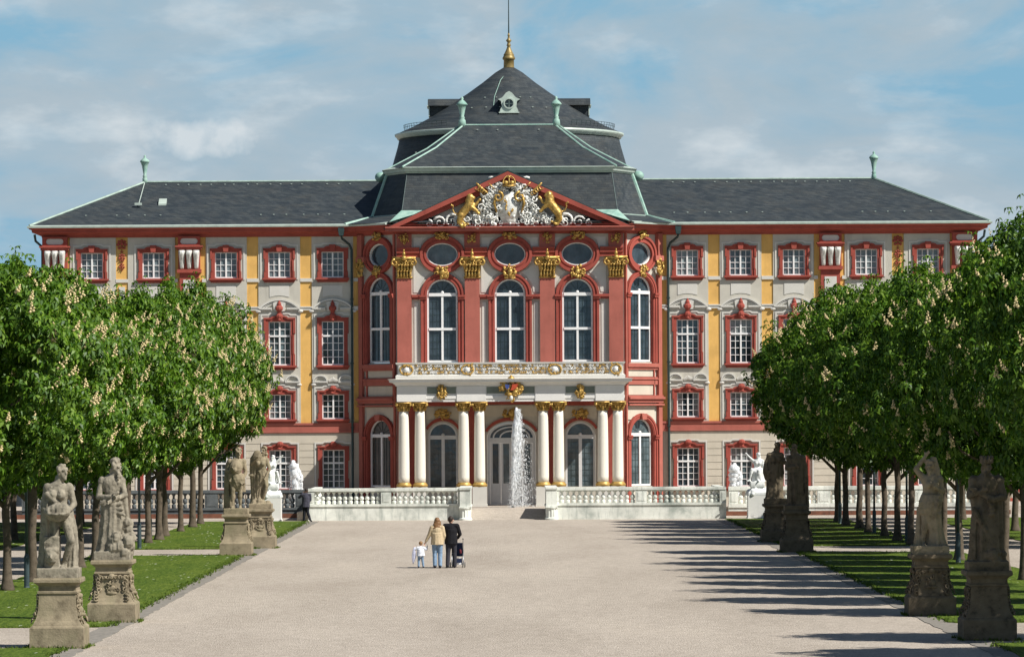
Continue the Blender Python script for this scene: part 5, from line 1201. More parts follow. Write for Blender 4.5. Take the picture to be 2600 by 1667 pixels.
# ------------------------------------------------------------------ chestnut trees
def crown_mesh(seed, H0=2.75, H1=9.75, R=3.9, nclump=92, per=112):
    g = np.random.default_rng(seed); zc = (H0 + H1) / 2; hz = (H1 - H0) / 2
    V = []; Fc = []; BV = []; BF = []
    def surf(n):
        d = g.normal(size=(n, 3)); d /= np.linalg.norm(d, axis=1)[:, None]
        p = 2.25; k = (np.abs(d) ** p).sum(1) ** (-1 / p); d = d * k[:, None]; tp = 1 - .36 * np.clip(d[:, 2], 0, 1) ** 1.5; d[:, 0] *= tp; d[:, 1] *= tp * .62; return d
    C = surf(nclump) * g.uniform(.74, .98, nclump)[:, None]
    cs = np.c_[C[:, 0] * (R - .55), C[:, 1] * (R - .55), zc + C[:, 2] * (hz - .55)]
    rad = g.uniform(.5, 1.05, nclump)
    P = []; D = []
    for c, r, u in zip(cs, rad, C):
        n = int(per * r * r); d = g.normal(size=(n, 3)) ; d /= np.linalg.norm(d, axis=1)[:, None]
        out = np.array([u[0], u[1], u[2] * .8 + .35]); out /= np.linalg.norm(out)
        d = d + out * .75; d /= np.linalg.norm(d, axis=1)[:, None]
        P.append(c + d * r * g.uniform(.75, 1.05, n)[:, None] * np.array([1, 1, .85])); D.append(d)
    n = 1500; u = surf(n) * g.uniform(.3, .85, n)[:, None]; P.append(np.c_[u[:, 0] * R, u[:, 1] * R, zc + u[:, 2] * hz]); D.append(u / np.linalg.norm(u, axis=1)[:, None])
    n = 26                                                     # shoots that break the outline
    u = surf(n); u[:, 2] = np.abs(u[:, 2])
    for q in u:
        b = np.array([q[0] * R, q[1] * R, zc + q[2] * hz]) * np.array([.92, .92, .98]); k = 16
        P.append(b + g.normal(size=(k, 3)) * .17 + np.outer(np.linspace(0, .42, k), np.array([q[0] * .3, q[1] * .3, .9]))); D.append(np.tile(q / np.linalg.norm(q), (k, 1)))
    P = np.vstack(P); D = np.vstack(D)
    m = P[:, 2] > H0 - .35 + .5 * np.sin(P[:, 0] * 2.1 + seed) * .5; P = P[m]; D = D[m]
    n = len(P); up = np.array([0, 0, 1.0]); nor = D * .75 + up * .55 + g.normal(size=(n, 3)) * .35; nor /= np.linalg.norm(nor, axis=1)[:, None]
    ref = np.where(np.abs(nor[:, 2:3]) > .9, np.array([[1.0, 0, 0]]), np.array([[0, 0, 1.0]])); A = np.cross(nor, ref); A /= np.linalg.norm(A, axis=1)[:, None]; B = np.cross(nor, A)
    verts = []; L0 = g.uniform(.13, .215, n); k = 5; a0 = g.uniform(0, 2 * pi, n)
    for j in range(k):
        a = a0 + 2 * pi * j / k + g.uniform(-.2, .2, n); L = L0 * g.uniform(.8, 1.1, n)
        dr = A * np.cos(a)[:, None] + B * np.sin(a)[:, None]; sd = -A * np.sin(a)[:, None] + B * np.cos(a)[:, None]
        droop = g.uniform(.25, .6, n)[:, None]; tip = dr - nor * droop - up * .25
        b = P; mid = P + (dr - nor * droop * .2) * (L * .6)[:, None]; e = P + tip * L[:, None]; w = (L * .24)[:, None]
        verts.append(np.stack([b, mid + sd * w, e, mid - sd * w], 1))
    Vt = np.concatenate(verts, 0).reshape(-1, 3); nf = len(Vt) // 4
    me = bpy.data.meshes.new('crown'); me.vertices.add(len(Vt)); me.vertices.foreach_set('co', Vt.astype(np.float32).ravel())
    me.loops.add(nf * 4); me.loops.foreach_set('vertex_index', np.arange(nf * 4, dtype=np.int32)); me.polygons.add(nf)
    me.polygons.foreach_set('loop_start', np.arange(0, nf * 4, 4, dtype=np.int32)); me.update(calc_edges=True); me.materials.append(M['leaf'])
    # blossom candles
    rho = ((P[:, 0] / R) ** 2 + (P[:, 1] / (R * .62)) ** 2 + ((P[:, 2] - zc) / hz) ** 2); idx = np.where((rho > .8) & (P[:, 2] > H0 + .5) & (P[:, 2] < H1 - .5))[0]
    idx = g.choice(idx, min(165, len(idx)), replace=False); mb = MB(); fs = [(0, 2, 4), (2, 1, 4), (1, 3, 4), (3, 0, 4), (2, 0, 5), (1, 2, 5), (3, 1, 5), (0, 3, 5)]
    few = None
    for ii, i in enumerate(idx):
        if ii == int(len(idx) * .45): few = mb.mesh('blossoms', M['blossom'], recalc=False)
        c = P[i] + D[i] * .10; h = g.uniform(.18, .36); tl = g.normal(size=2) * .35 * h + D[i][:2] * .25 * h
        for q in range(11):
            t = q / 10; rr = h * .21 * (1 - t) ** .7 + .005; a = q * 2.4; r = g.uniform(.036, .052) * (1.1 - .6 * t)
            x, y, z = c[0] + tl[0] * t + rr * cos(a), c[1] + tl[1] * t + rr * sin(a), c[2] + h * t
            mb.add([(x + r, y, z), (x - r, y, z), (x, y + r, z), (x, y - r, z), (x, y, z + r), (x, y, z - r)], fs)
    return me, mb.mesh('blossoms', M['blossom'], recalc=False), few
def trunk_mesh(seed):
    r = random.Random(seed); m = MB(); pts = []; rad = []
    for z, q in ((-.05, .34), (.12, .27), (.35, .225), (.8, .20), (1.6, .19), (2.4, .185), (3.0, .20), (3.6, .16), (4.6, .13), (6.2, .09), (8.2, .06)):
        pts.append((r.uniform(-.04, .04) * min(1, z * .6), r.uniform(-.04, .04) * min(1, z * .6), z)); rad.append((q - .07 if z < 3.5 else q - .04) * r.uniform(.94, 1.06))
    m.tube(pts, rad, 12)
    for k in range(9):
        a = k * 2.4 + r.uniform(-.3, .3); z0 = 2.7 + .45 * k; L = r.uniform(2.0, 3.0) * (1 - k * .05)
        m.tube([(0, 0, z0 - .2), (.4 * L * cos(a), .4 * L * sin(a), z0 + .35 * L), (.8 * L * cos(a + .15), .8 * L * sin(a + .15), z0 + .55 * L), (L * cos(a + .2), L * sin(a + .2), z0 + .8 * L)], [.08, .055, .035, .015], 7)
    return m.mesh('trunk', M['bark'], True)
CROWNS = [crown_mesh(11 + k) for k in range(5)]; TRUNKS = [trunk_mesh(k) for k in range(4)]
ordn = lambda n: ('first second third fourth fifth sixth seventh eighth ninth tenth eleventh twelfth thirteenth fourteenth fifteenth sixteenth seventeenth eighteenth').split()[n]
ROWS = [('left inner', -15.35, [105.6, 111.6, 117.7, 123.9, 130.0, 136.2, 142.3, 155.6, 163.9, 168.4, 173.9, 181.4, 188.9, 195.0], 'blossoming chestnut in the sunlit row beside the left lawn statues, {} from the palace'),
        ('left outer', -21.9, [157, 163, 169, 175, 182, 189, 195.4], 'chestnut in the hidden back row behind the left gravel walk, {} from the palace'),
        ('right inner', 16.3, [80.0, 86.5, 98.5, 104.5, 110.5, 116.0, 121.4, 127.3, 133.2, 139.0, 145.0, 156.5, 162.0, 168.7, 174.5, 180.7, 186.2, 191.5], 'shaded chestnut in the row beside the right lawn statues, {} from the palace'),
        ('right outer', 23.0, [151, 157, 163, 169, 175, 182, 189, 195.4], 'chestnut in the far back row behind the right gravel walk, {} from the palace')]
rt = random.Random(42)
for ri, (rn, X, ds, lab) in enumerate(ROWS):
    for i, d in enumerate(ds):
        k = len(ds) - 1 - i
        x = X + (-.35 * (d - 117) / 80 if ri == 0 else 0) + rt.uniform(-.12, .12)
        hs = rt.uniform(.94, 1.06)
        if ri == 0: hs *= 1.0 + .17 * max(0, (d - 140) / 55) + (.06 if d < 126 else .02)
        if ri == 2: hs *= 1.0 if d < 100 else 1.14 if d < 112 else 1.22 if d < 118 else 1.08 + .05 * max(0, (d - 140) / 50)
        t = thing('chestnut_tree', lab.format(ordn(k)), 'tree', (x, d, 0), 'chestnut trees of the avenue'); t.rotation_euler.z = rt.choice((0, pi)) + rt.uniform(-.15, .15)
        tr = link_mesh(TRUNKS[(i + ri) % 4], 'trunk', t); tr.scale = (rt.uniform(.9, 1.15),) * 2 + (1,)
        c, b, b2 = CROWNS[(i * 2 + ri + rt.randrange(2)) % 5]; sx = rt.uniform(.95, 1.06) * (1.16 if ri == 2 and d > 178 else 1.1 if ri == 2 and d > 130 else 1.04 if ri == 0 and d > 170 else 1)
        cr = link_mesh(c, 'crown', t); cr.scale = (sx, sx * (.8 if ri > 1 else 1), hs); bl = link_mesh(b if ri < 2 else b2, 'blossoms', cr)
# lamp posts standing in the tree rows
def post(x, y, lab):
    t = thing('lamp_post', lab, 'lamp post', (x, y, 0), 'slim posts among the trees')
    m = MB(); m.lathe((0, 0), [(.10, -.02), (.10, .05), (.085, .08), (.085, 1.0), (.06, 1.05), (.055, 1.1)], 12); link_mesh(m.mesh('post_base', M['post'], False), 'post_base', t)
    m = MB(); m.lathe((0, 0), [(.05, 1.08), (.045, 3.4), (.042, 3.95)], 10); link_mesh(m.mesh('shaft', M['post'], True), 'shaft', t)
    m = MB(); m.lathe((0, 0), [(.05, 3.94), (.14, 4.0), (.18, 4.3), (.22, 4.36), (.10, 4.52), (.03, 4.6)], 12); link_mesh(m.mesh('lamp_head', M['post'], False), 'lamp_head', t)
for x, d, l in ((-15.1, 119.5, 'slim dark post nearest the fruit-basin statue on the left, foot on lawn'), (-15.9, 134.6, 'slim dark post seen right behind the fruit-basin figure, foot on lawn'), (-15.2, 156.8, 'slim dark post beside the trunk at the left cross path'), (-15.55, 165.2, 'slim dark post between trunks beyond the left cross path'),
                (15.9, 136.5, 'slim dark post behind the woman with raised arm, right lawn'), (16.6, 161.0, 'slim dark post left of the raised-arm woman, at the right cross path'), (16.35, 172.8, 'slim dark post between right row trunks, nearer of the distant two'), (16.2, 189.0, 'slim dark post between right row trunks, closest to the palace'), (19.8, 137.5, 'slim dark post farther right, by the gravel walk behind the crowned figure')):
    post(x, d, l)
# ------------------------------------------------------------------ people
def cloth(name, c, rough=.85, var=.2, sc=14): return plain(name, c, rough, 0, .2, var, sc)
M['skin'] = plain('skin', (.56, .33, .24), .55, 0, .35, .06); M['hairbrown'] = plain('brown_hair', (.20, .105, .045), .5, 0, .4, .35, 40); M['hairdark'] = plain('dark_hair', (.035, .025, .02), .6, 0, .3, .3, 40); M['hairsand'] = plain('sandy_hair', (.26, .15, .07), .6, 0, .3, .3, 40)
M['tan'] = cloth('tan_jacket', (.50, .40, .26)); M['black'] = cloth('black_jacket_cloth', (.010, .010, .013)); M['jeans'] = cloth('light_denim', (.20, .29, .41)); M['greytrouser'] = cloth('charcoal_trousers', (.035, .035, .045)); M['shoe'] = cloth('dark_shoe_leather', (.02, .02, .025), .5)
M['whitecloth'] = cloth('white_cotton', (.66, .69, .76)); M['lilac'] = cloth('pale_lilac_cloth', (.48, .50, .64)); M['suit'] = cloth('grey_suit_cloth', (.055, .055, .075)); M['suitdark'] = cloth('near_black_trousers', (.016, .017, .024)); M['band'] = cloth('pale_hair_band', (.6, .62, .66))
M['strollerblue'] = cloth('navy_stroller_fabric', (.02, .03, .07)); M['strollerred'] = cloth('dull_red_bag', (.16, .03, .04)); M['metal'] = plain('stroller_tube', (.35, .37, .4), .35, .8, .5); M['rubber'] = plain('grey_rubber', (.07, .075, .08), .7)
def shape(t, name, mat, fn, vox=.012, sm=1, parent=None):
    m = MB(); fn(m); me = remeshed(m, name, M[mat], vox, sm, .003, 9); return link_mesh(me, name, parent or t)
def person(label, loc, J, s, hairfn, hairmat, top, bottom, topfn=None, fem=False, shoes=True):
    """body as one skin, clothes as slightly larger skins over it"""
    t = thing('person', label, 'person', loc); V_ = {k: Vector(v) for k, v in J.items()}; side = (V_['sr'] - V_['sl']).normalized(); pe, ch = V_['pelvis'], V_['chest']
    def bd(m): body(m, {k: v for k, v in J.items() if k not in ('kl', 'kr')}, .70, False, hair='none')
    def sc(fn):
        def g(m): fn(m); m.v = [(p[0] * s, p[1] * s, p[2] * s) for p in m.v]
        return g
    b = shape(t, 'body', 'skin', sc(bd), .010, 1)
    def tp(m):
        m.capsule(pe + Vector((0, 0, -.02)), ch, .155, .175, 14, ((0, 1, 0), .78)); m.capsule(pe + Vector((0, 0, .02)), pe + (ch - pe) * .3, .155, .15, 14, ((0, 1, 0), .8))
        for q in (-1, 1): m.capsule(pe + side * .085 * q - Vector((0, 0, .03)), ch + side * .10 * q, .115, .115, 12, ((0, 1, 0), .85))
        m.capsule(V_['sl'], V_['sr'], .085, .085, 12); m.capsule(ch + Vector((0, 0, .08)), V_['neck'] - Vector((0, 0, .02)), .10, .068)
        for q in ('l', 'r'):
            sh, el, ha = V_['s' + q], V_['e' + q], V_['h' + q]
            m.capsule(sh, el, .085, .066); m.capsule(el, el.lerp(ha, .9), .066, .048); m.ball(el, .07)
        if topfn: topfn(m)
    shape(t, 'jacket' if top != 'whitecloth' else 'shirt', top, sc(tp))
    def bt(m):
        m.capsule(pe - side * .05, pe + side * .05, .145, .145, 12, ((0, 1, 0), .85))
        for q in ('l', 'r'):
            hp = pe + side * (.085 if q == 'r' else -.085) - Vector((0, 0, .05)); kn, an = V_['k' + q], V_['a' + q]
            m.capsule(hp, kn, .112, .08); m.capsule(kn, an - Vector((0, 0, .01)), .08, .068)
    shape(t, 'trousers', bottom, sc(bt))
    for q in ('l', 'r'):
        an = V_['a' + q]; ft = V_.get('f' + q, Vector((0, 1, 0))).normalized()
        def sh_(m): m.capsule(an - Vector((0, 0, .035)) - ft * .05, an + ft * .08 - Vector((0, 0, .045)), .05, .046); m.capsule(an + ft * .06 - Vector((0, 0, .05)), an + ft * .17 - Vector((0, 0, .058)), .046, .036)
        shape(t, 'shoe', 'shoe', sc(sh_))
    shape(t, 'hair', hairmat, sc(lambda m: hairfn(m, V_['head'], V_.get('face', Vector((0, 1, 0))).normalized())), .010, 1, b)
    return t
def hair_short(m, h, f): m.ball(h + Vector((0, 0, .045)) - f * .022, (.094, .105, .098), 12, 8); m.ball(h - f * .055 + Vector((0, 0, .0)), (.082, .06, .09), 10, 7)
def hair_long(m, h, f):
    m.ball(h + Vector((0, 0, .04)) - f * .02, (.105, .115, .11), 12, 8)
    for k in range(8): q = k / 7; m.ball(h - f * (.07 + .035 * q) - Vector((0, 0, .02 + .29 * q)) + Vector((.02 * sin(k * 2.1), 0, 0)), (.11 + .025 * q, .06, .07), 10, 6)
    for s_ in (-1, 1): m.capsule(h + Vector((.075 * s_, -.02, 0)), h + Vector((.10 * s_, -.05, -.22)), .045, .04)
dP = 45900 / 340.5; kP = dP / K; px = lambda x: (x - 1198) * kP
JW = dict(pelvis=(0, 0, .93), chest=(.0, .01, 1.28), neck=(.0, .03, 1.45), head=(.01, .05, 1.58), face=(.25, 1, -.05), sl=(-.17, .01, 1.375), sr=(.17, .01, 1.375), el=(-.27, .03, 1.13), hl=(-.39, .06, .90), er=(.235, .03, 1.1), hr=(.19, .08, .86), kl=(-.085, .05, .50), al=(-.08, -.02, .09), kr=(.10, .04, .50), ar=(.10, -.08, .09))
w = person('woman with long brown hair in tan jacket and jeans, holding the toddler\'s hand', (px(1024), dP, 0), JW, 1.03, hair_long, 'hairbrown', 'tan', 'jeans', lambda m: drape(m, [(0, 0, 1.2, .19, .15), (0, 0, 1.0, .205, .165), (0, 0, .86, .215, .175), (0, 0, .80, .22, .18)], 7, .04, 3), True)
m = MB(); h = Vector(JW['head']) * 1.03; m.tube([h + Vector((.09 * cos(a) * 1.1, -.03 - .03 * sin(a), .02 + .105 * sin(a))) for a in [pi * i / 10 for i in range(11)]], .014, 6); link_mesh(m.mesh('hair_band', M['band'], True), 'hair_band', w)
JM = dict(pelvis=(0, 0, .95), chest=(.0, .02, 1.32), neck=(.0, .06, 1.48), head=(-.01, .12, 1.60), face=(.15, .9, -.35), sl=(-.20, .02, 1.42), sr=(.20, .02, 1.42), el=(-.25, .10, 1.14), hl=(-.02, .36, .99), er=(.30, .10, 1.14), hr=(.22, .38, .99), kl=(-.10, .0, .52), al=(-.12, -.10, .10), kr=(.11, .08, .52), ar=(.12, .06, .09), fl=(-.2, 1, 0))
person('man in black jacket and dark trousers, walking beside the woman, pushing the stroller', (px(1056.5), dP + .1, 0), JM, 1.04, hair_short, 'hairdark', 'black', 'greytrouser', lambda m: drape(m, [(0, .02, 1.3, .19, .15), (0, .02, 1.1, .20, .16), (0, .01, .92, .215, .17), (0, 0, .80, .22, .175)], 6, .03, 5))
c = .54
JT = dict(pelvis=(0, 0, .82), chest=(0, .01, 1.18), neck=(.0, .02, 1.36), head=(.01, .03, 1.53), face=(-.1, 1, 0), sl=(-.19, 0, 1.28), sr=(.19, 0, 1.28), el=(-.33, .0, 1.17), hl=(-.37, .03, 1.30), er=(.36, .02, 1.16), hr=(.42, .04, 1.38), kl=(-.12, .04, .46), al=(-.13, -.02, .12), kr=(.12, .04, .46), ar=(.17, .0, .12))
t = person('toddler in white shirt and jeans, arm raised to the woman\'s hand', (px(985), dP + .03, 0), JT, .56, lambda m, h, f: m.ball(h + Vector((0, 0, .04)) - f * .015, (.125, .13, .13), 12, 8), 'hairsand', 'whitecloth', 'jeans', lambda m: (drape(m, [(0, 0, 1.2, .22, .17), (0, 0, .9, .25, .2), (0, 0, .76, .27, .22)], 6, .05, 5), m.ball((.01, .03, 1.53), .0001)))
m = MB(); m.capsule((.01 * c, .02, .85), (.01, .02, .86), .062, .064)
hd = t.children[0]
me = remeshed(m, 'head_fullness', M['skin'], .01, 0); o = link_mesh(me, 'face', hd)
def jac(m): drape(m, [(-.215, .0, .73, .022, .02), (-.23, 0, .64, .04, .03), (-.24, 0, .5, .062, .035), (-.245, 0, .36, .062, .035), (-.255, 0, .26, .04, .03), (-.265, 0, .15, .012, .02)], 5, .2, 3)
m = MB(); jac(m); o = link_mesh(m.mesh('hanging_cloth', M['lilac'], True), 'hanging_cloth'); o.location = (px(985), dP + .03, 0)
tag(o, 'pale lilac cloth dangling from the toddler\'s raised left hand', 'cloth')
dS = 45900 / 230.5; kS = dS / K
JS = dict(pelvis=(0, 0, .95), chest=(.03, .0, 1.31), neck=(.04, .03, 1.47), head=(.03, .08, 1.58), face=(-.3, .9, -.4), sl=(-.17, .0, 1.40), sr=(.22, .0, 1.40), el=(-.34, .06, 1.27), hl=(-.13, .06, 1.50), er=(.24, .06, 1.12), hr=(.1, .2, 1.02), kl=(-.07, .03, .52), al=(-.10, .03, .10), kr=(.10, .0, .52), ar=(.22, -.14, .16), fl=(-.6, .6, 0), fr=(.55, .5, -.5))
person('walking man in grey suit, hand at his ear, before the left balustrade', ((716 - 1198) * kS, dS, 0), JS, 1.0, hair_short, 'hairdark', 'suit', 'suitdark', lambda m: drape(m, [(.02, 0, 1.3, .19, .15), (.02, 0, 1.1, .2, .16), (.0, .0, .9, .215, .17), (-.01, 0, .76, .23, .18)], 6, .04, 5))
# stroller
t = thing('stroller', 'dark folding stroller pushed by the man in black', 'stroller', (px(1071), dP + .72, 0)); ox = 0
m = MB()
for s in (-1, 1):
    x = .20 * s; m.tube([(x, -.40, 1.0), (x, -.28, .92), (x, .05, .55), (x, .42, .10)], .013, 6); m.tube([(x, -.32, .10), (x, .02, .45), (x, .22, .62)], .013, 6)
m.tube([(-.2, -.32, .12), (.2, -.32, .12)], .012, 6); m.tube([(-.2, .40, .12), (.2, .40, .12)], .012, 6); m.tube([(-.2, -.02, .33), (.2, -.02, .33)], .01, 6)
link_mesh(m.mesh('frame', M['metal'], True), 'frame', t)
for s in (-1, 1):
    m = MB(); m.capsule((.2 * s, -.46, 1.02), (.2 * s, -.38, 1.0), .022, .022, 8); link_mesh(m.mesh('handle', M['rubber'], True), 'handle', t)
    for y in (-.32, .40):
        for e in (-.035, .035):
            m = MB(); F = Frame(.22 * s + e - .013, 0, 0, 1, 1, 0); m.prism(F, arc(y, .085, .085, .085, 0, 2 * pi * 19 / 20, 19), 0, .026, [arc(y, .085, .05, .05, 0, 2 * pi * 11 / 12, 11)], back=True); m.prism(F, arc(y, .085, .052, .052, 0, 2 * pi * 11 / 12, 11), .008, .018, back=True); link_mesh(m.mesh('wheel', M['rubber']), 'wheel', t)
m = MB(); m.loft([[(-.18, -.24, .86), (.18, -.24, .86), (.18, -.20, .87), (-.18, -.20, .87)], [(-.19, -.05, .52), (.19, -.05, .52), (.19, 0, .53), (-.19, 0, .53)], [(-.18, .06, .38), (.18, .06, .38), (.18, .08, .42), (-.18, .08, .42)], [(-.17, .36, .42), (.17, .36, .42), (.17, .36, .46), (-.17, .36, .46)]]); link_mesh(m.mesh('seat', M['strollerblue']), 'seat', t)
m = MB(); m.capsule((.10, -.27, .60), (.11, -.25, .52), .04, .038); link_mesh(m.mesh('hanging_bag', M['strollerred'], True), 'hanging_bag', t)
m = MB(); m.box(Frame(0, 0, 1, 0, 0, -1), -.16, .16, -.18, .2, .16, .30); link_mesh(m.mesh('basket', M['strollerblue']), 'basket', t)
# ------------------------------------------------------------------ fountains
def jet(label, x, y, z0, h, w, drift, n, nfall, seed):
    g = random.Random(seed); t = thing('fountain_jet', label, 'fountain', (x, y, z0), 'fountain jets')
    m = MB(); m.lathe((0, 0), [(.11, -.02), (.11, .03), (.05, .06), (.045, .10)], 12); link_mesh(m.mesh('nozzle', M['post']), 'nozzle', t)
    k = 26
    for nm, off, ww, top, hh in (('column', 0, 1.0, 1.0, 1.0), ('column', .5, .55, .93, .35), ('column', .85, .42, .80, .2)):
        pts = []; rad = []
        for i in range(k):
            q = i / (k - 1)
            if off and q < .25 - .1 * off: continue
            z = h * top * q; e = (1 - q) if q > .86 else 1
            pts.append((drift * .26 * q ** 1.5 + off * w * (1.0 if q > .5 else .4 + 1.2 * q) + g.uniform(-.03, .03) * q, g.uniform(-.04, .04), .08 + z))
            rad.append(w * ww * ((.22 + .62 * q) if q < .86 else .75 * max(.12, (1 - q) / .14) ** .6) * g.uniform(.72, 1.25))
        m = MB(); m.tube(pts, rad, 9); link_mesh(m.mesh(nm, M['water'], True), nm, t)
    m = MB()
    for i in range(n):
        q = g.random(); z = .02 + (h - .05) * (1 - q); sp = (.10 + .75 * q ** .8) * abs(drift); x_ = (drift * .30 * (1 - q) ** 1.2 + (abs(g.gauss(0, .55)) if g.random() < .86 else -abs(g.gauss(0, .16))) * sp * (1 if drift > 0 else -1)); y_ = g.gauss(0, .08 + .2 * q)
        r = g.uniform(.006, .017); st = g.uniform(1.5, 4.5)
        m.add([(x_ + r, y_, z), (x_ - r, y_, z), (x_, y_ + r, z), (x_, y_ - r, z), (x_ + g.uniform(-.03, .03), y_, z + r * st), (x_, y_, z - r * st)], [(0, 2, 4), (2, 1, 4), (1, 3, 4), (3, 0, 4), (2, 0, 5), (1, 2, 5), (3, 1, 5), (0, 3, 5)])
    o = link_mesh(m.mesh('droplets', M['water'], recalc=False), 'droplets', t); o['kind'] = 'stuff'
jet('tall white fountain jet rising before the central door', mx(3, 210), 210, ZT, (1181 - 950) * 210 / K, .27, 1.05, 5200, 0, 3)
jet('short white fountain jet behind the left balustrade', mx(693 - 1198, 211), 211, ZT, (1150 - 1072) * 211 / K + .7, .42, -.5, 900, 0, 4)
jet('short white fountain jet behind the right balustrade', mx(1718 - 1198, 211), 211, ZT, (1150 - 1084) * 211 / K + .7, .42, .3, 900, 0, 5)
# ------------------------------------------------------------------ side buildings glimpsed under the outer trees
def side_building(x0, x1, y, lab):
    t = thing('side_building', lab, 'building', ((x0 + x1) / 2, y, 0)); F = Frame(0, y, 1, 0, 0, -1)
    n = 7; step = (x1 - x0) / n; hs = []
    for i in range(n):
        c = x0 + step * (i + .5); hs.append([(c - .6, 1.0), (c + .6, 1.0), (c + .6, 3.1), (c - .6, 3.1)])
    m = MB(); m.prism(F, [(x0, 0), (x1, 0), (x1, 4.6), (x0, 4.6)], -9, 0, hs); m.build('wall', M['light'], t)
    m = MB(); m.box(F, x0 - .1, x1 + .1, 0, .1, 0, .5); m.box(F, x0 - .1, x1 + .1, 0, .25, 4.4, 4.75); m.build('red_trim', M['red'], t)
    for h in hs:
        c = (h[0][0] + h[1][0]) / 2; m = MB(); m.box(F, c - .75, c - .6, -.1, .08, 1.0, 3.1); m.box(F, c + .6, c + .75, -.1, .08, 1.0, 3.1); m.box(F, c - .75, c + .75, -.1, .08, 3.1, 3.3); m.box(F, c - .8, c + .8, -.1, .14, .85, 1.0)
        m.box(F, c - .03, c + .03, -.2, -.1, 1.0, 3.1); m.box(F, c - .6, c + .6, -.2, -.1, 2.3, 2.36); o = m.build('window', M['red'], t)
        m = MB(); m.box(F, c - .6, c + .6, -.26, -.2, 1.0, 3.1); m.build('pane', M['glass'], o)
    m = MB(); m.add([(x0 - .4, y - .5, 4.7), (x1 + .4, y - .5, 4.7), (x1 + .4, y + 9.5, 4.7), (x0 - .4, y + 9.5, 4.7), (x0 + 3, y + 4.5, 7.6), (x1 - 3, y + 4.5, 7.6)], [(0, 1, 5, 4), (2, 3, 4, 5), (0, 4, 3), (1, 2, 5)]); m.build('roof', M['slate'], t)
side_building(-46, -29.5, 226, 'low pale side building glimpsed between trunks left of the palace')
side_building(29.5, 46, 226, 'low pale side building glimpsed between trunks right of the palace')
# ------------------------------------------------------------------ sky, sun, camera
AZ, EL_ = radians(58), radians(45.5)
sv = Vector((sin(AZ) * cos(EL_), -cos(AZ) * cos(EL_), sin(EL_)))         # towards the sun
wd = bpy.data.worlds.new('World'); S.world = wd; wd.use_nodes = True; nt = wd.node_tree; nt.nodes.clear()
tc = nt.nodes.new('ShaderNodeTexCoord'); sp = nt.nodes.new('ShaderNodeSeparateXYZ'); nt.links.new(tc.outputs['Generated'], sp.inputs[0])
def mth(op, a, b):
    n = nt.nodes.new('ShaderNodeMath'); n.operation = op
    for i, v in enumerate((a, b)):
        if hasattr(v, 'is_output'): nt.links.new(v, n.inputs[i])
        else: n.inputs[i].default_value = v
    return n.outputs[0]
z2_ = mth('ADD', mth('MULTIPLY', mth('MAXIMUM', sp.outputs[2], 0.0), 1.0), .0)
cb = nt.nodes.new('ShaderNodeCombineXYZ'); nt.links.new(sp.outputs[0], cb.inputs[0]); nt.links.new(sp.outputs[1], cb.inputs[1]); nt.links.new(z2_, cb.inputs[2])
nv = nt.nodes.new('ShaderNodeVectorMath'); nv.operation = 'NORMALIZE'; nt.links.new(cb.outputs[0], nv.inputs[0])
sky = nt.nodes.new('ShaderNodeTexSky'); sky.sky_type = 'NISHITA'; sky.sun_disc = False; sky.sun_elevation = EL_; sky.sun_rotation = pi - AZ; sky.altitude = 100; sky.dust_density = .6; sky.ozone_density = 1.5
nt.links.new(nv.outputs[0], sky.inputs['Vector'])
mp = nt.nodes.new('ShaderNodeMapping'); mp.inputs['Scale'].default_value = (13, 13, 32); mp.inputs['Location'].default_value = (0.6, 2.4, 5.2); nt.links.new(tc.outputs['Generated'], mp.inputs[0])
n1 = N(nt, 'ShaderNodeTexNoise', Scale=1.0, Detail=9.0, Roughness=.56, Distortion=.5); nt.links.new(mp.outputs[0], n1.inputs['Vector'])
low = N(nt, 'ShaderNodeMapRange'); low.inputs[1].default_value = .115; low.inputs[2].default_value = .26; low.inputs[3].default_value = 1; low.inputs[4].default_value = 0
nt.links.new(sp.outputs[2], low.inputs[0])
mask = ramp(nt, n1.outputs['Fac'], [(.39, (0, 0, 0)), (.49, (.6, .6, .6)), (.61, (1, 1, 1))])
n2 = N(nt, 'ShaderNodeTexNoise', Scale=2.3, Detail=6.0, Roughness=.55); nt.links.new(mp.outputs[0], n2.inputs['Vector'])
cc = ramp(nt, n2.outputs['Fac'], [(.32, (6.1, 7.8, 9.0)), (.52, (6.8, 8.3, 9.4)), (.74, (10.4, 11.4, 12.0))])
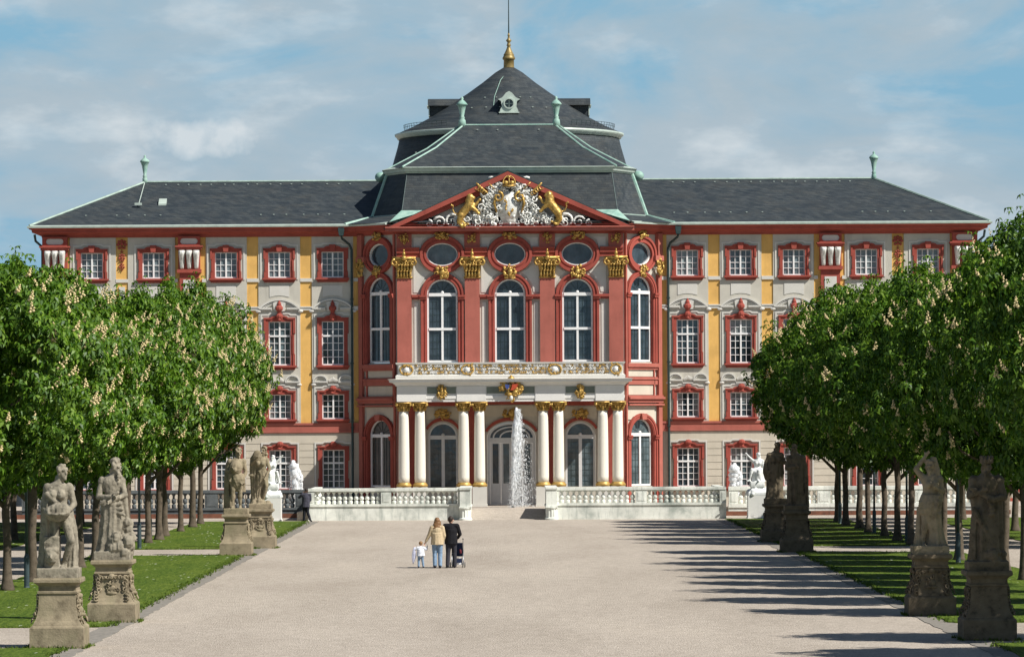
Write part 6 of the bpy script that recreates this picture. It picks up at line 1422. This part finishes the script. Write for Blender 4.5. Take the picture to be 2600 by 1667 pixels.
bg = nt.nodes.new('ShaderNodeBackground'); bg.inputs['Strength'].default_value = .05
blue = mixc(nt, low.outputs[0], sky.outputs[0], (3.8, 7.3, 9.9))
# one small bright cloud puff low on the left
dx_ = mth('MULTIPLY', mth('ADD', sp.outputs[0], .0800), 62.0); dz_ = mth('MULTIPLY', mth('SUBTRACT', sp.outputs[2], .0738), 190.0)
n3 = N(nt, 'ShaderNodeTexNoise', Scale=150.0, Detail=5.0); nt.links.new(tc.outputs['Generated'], n3.inputs['Vector'])
rr_ = mth('ADD', mth('ADD', mth('MULTIPLY', dx_, dx_), mth('MULTIPLY', dz_, dz_)), mth('MULTIPLY', mth('SUBTRACT', n3.outputs['Fac'], .5), 2.6))
puff = ramp(nt, rr_, [(.0, (.6, .6, .6)), (1.0, (0, 0, 0))])
cm = mixc(nt, 1.0, mask, low.outputs[0], 'MULTIPLY')
nt.links.new(mixc(nt, puff, mixc(nt, cm, blue, cc), (12.5, 13.0, 13.2)), bg.inputs[0])
ow = nt.nodes.new('ShaderNodeOutputWorld'); nt.links.new(bg.outputs[0], ow.inputs[0])
sl = bpy.data.lights.new('sun', 'SUN'); sl.energy = 5.0; sl.angle = radians(.5); sl.color = (1, .955, .88)
so = bpy.data.objects.new('sun', sl); COL.objects.link(so); so.rotation_euler = sv.to_track_quat('Z', 'Y').to_euler(); so.location = sv * 300
cam = bpy.data.cameras.new('camera'); co = bpy.data.objects.new('camera', cam); COL.objects.link(co)
cam.sensor_width = 36; cam.lens = 36 * K / 2402; cam.shift_x = 3 / 2402; cam.shift_y = (990 - 770) / 2402; cam.clip_start = 1; cam.clip_end = 6000
co.location = (0, 0, CH); co.rotation_euler = (pi / 2, 0, 0)
co.rotation_euler = (Matrix.Rotation(radians(90), 4, 'X') @ Matrix.Rotation(radians(-.30), 4, 'Z')).to_euler()
S.camera = co
S.render.resolution_x = 1024; S.render.resolution_y = 656
S.view_settings.view_transform = 'Standard'; S.view_settings.look = 'None'; S.view_settings.exposure = .34; S.view_settings.gamma = 1

bpy.data.scenes.remove(TMP)
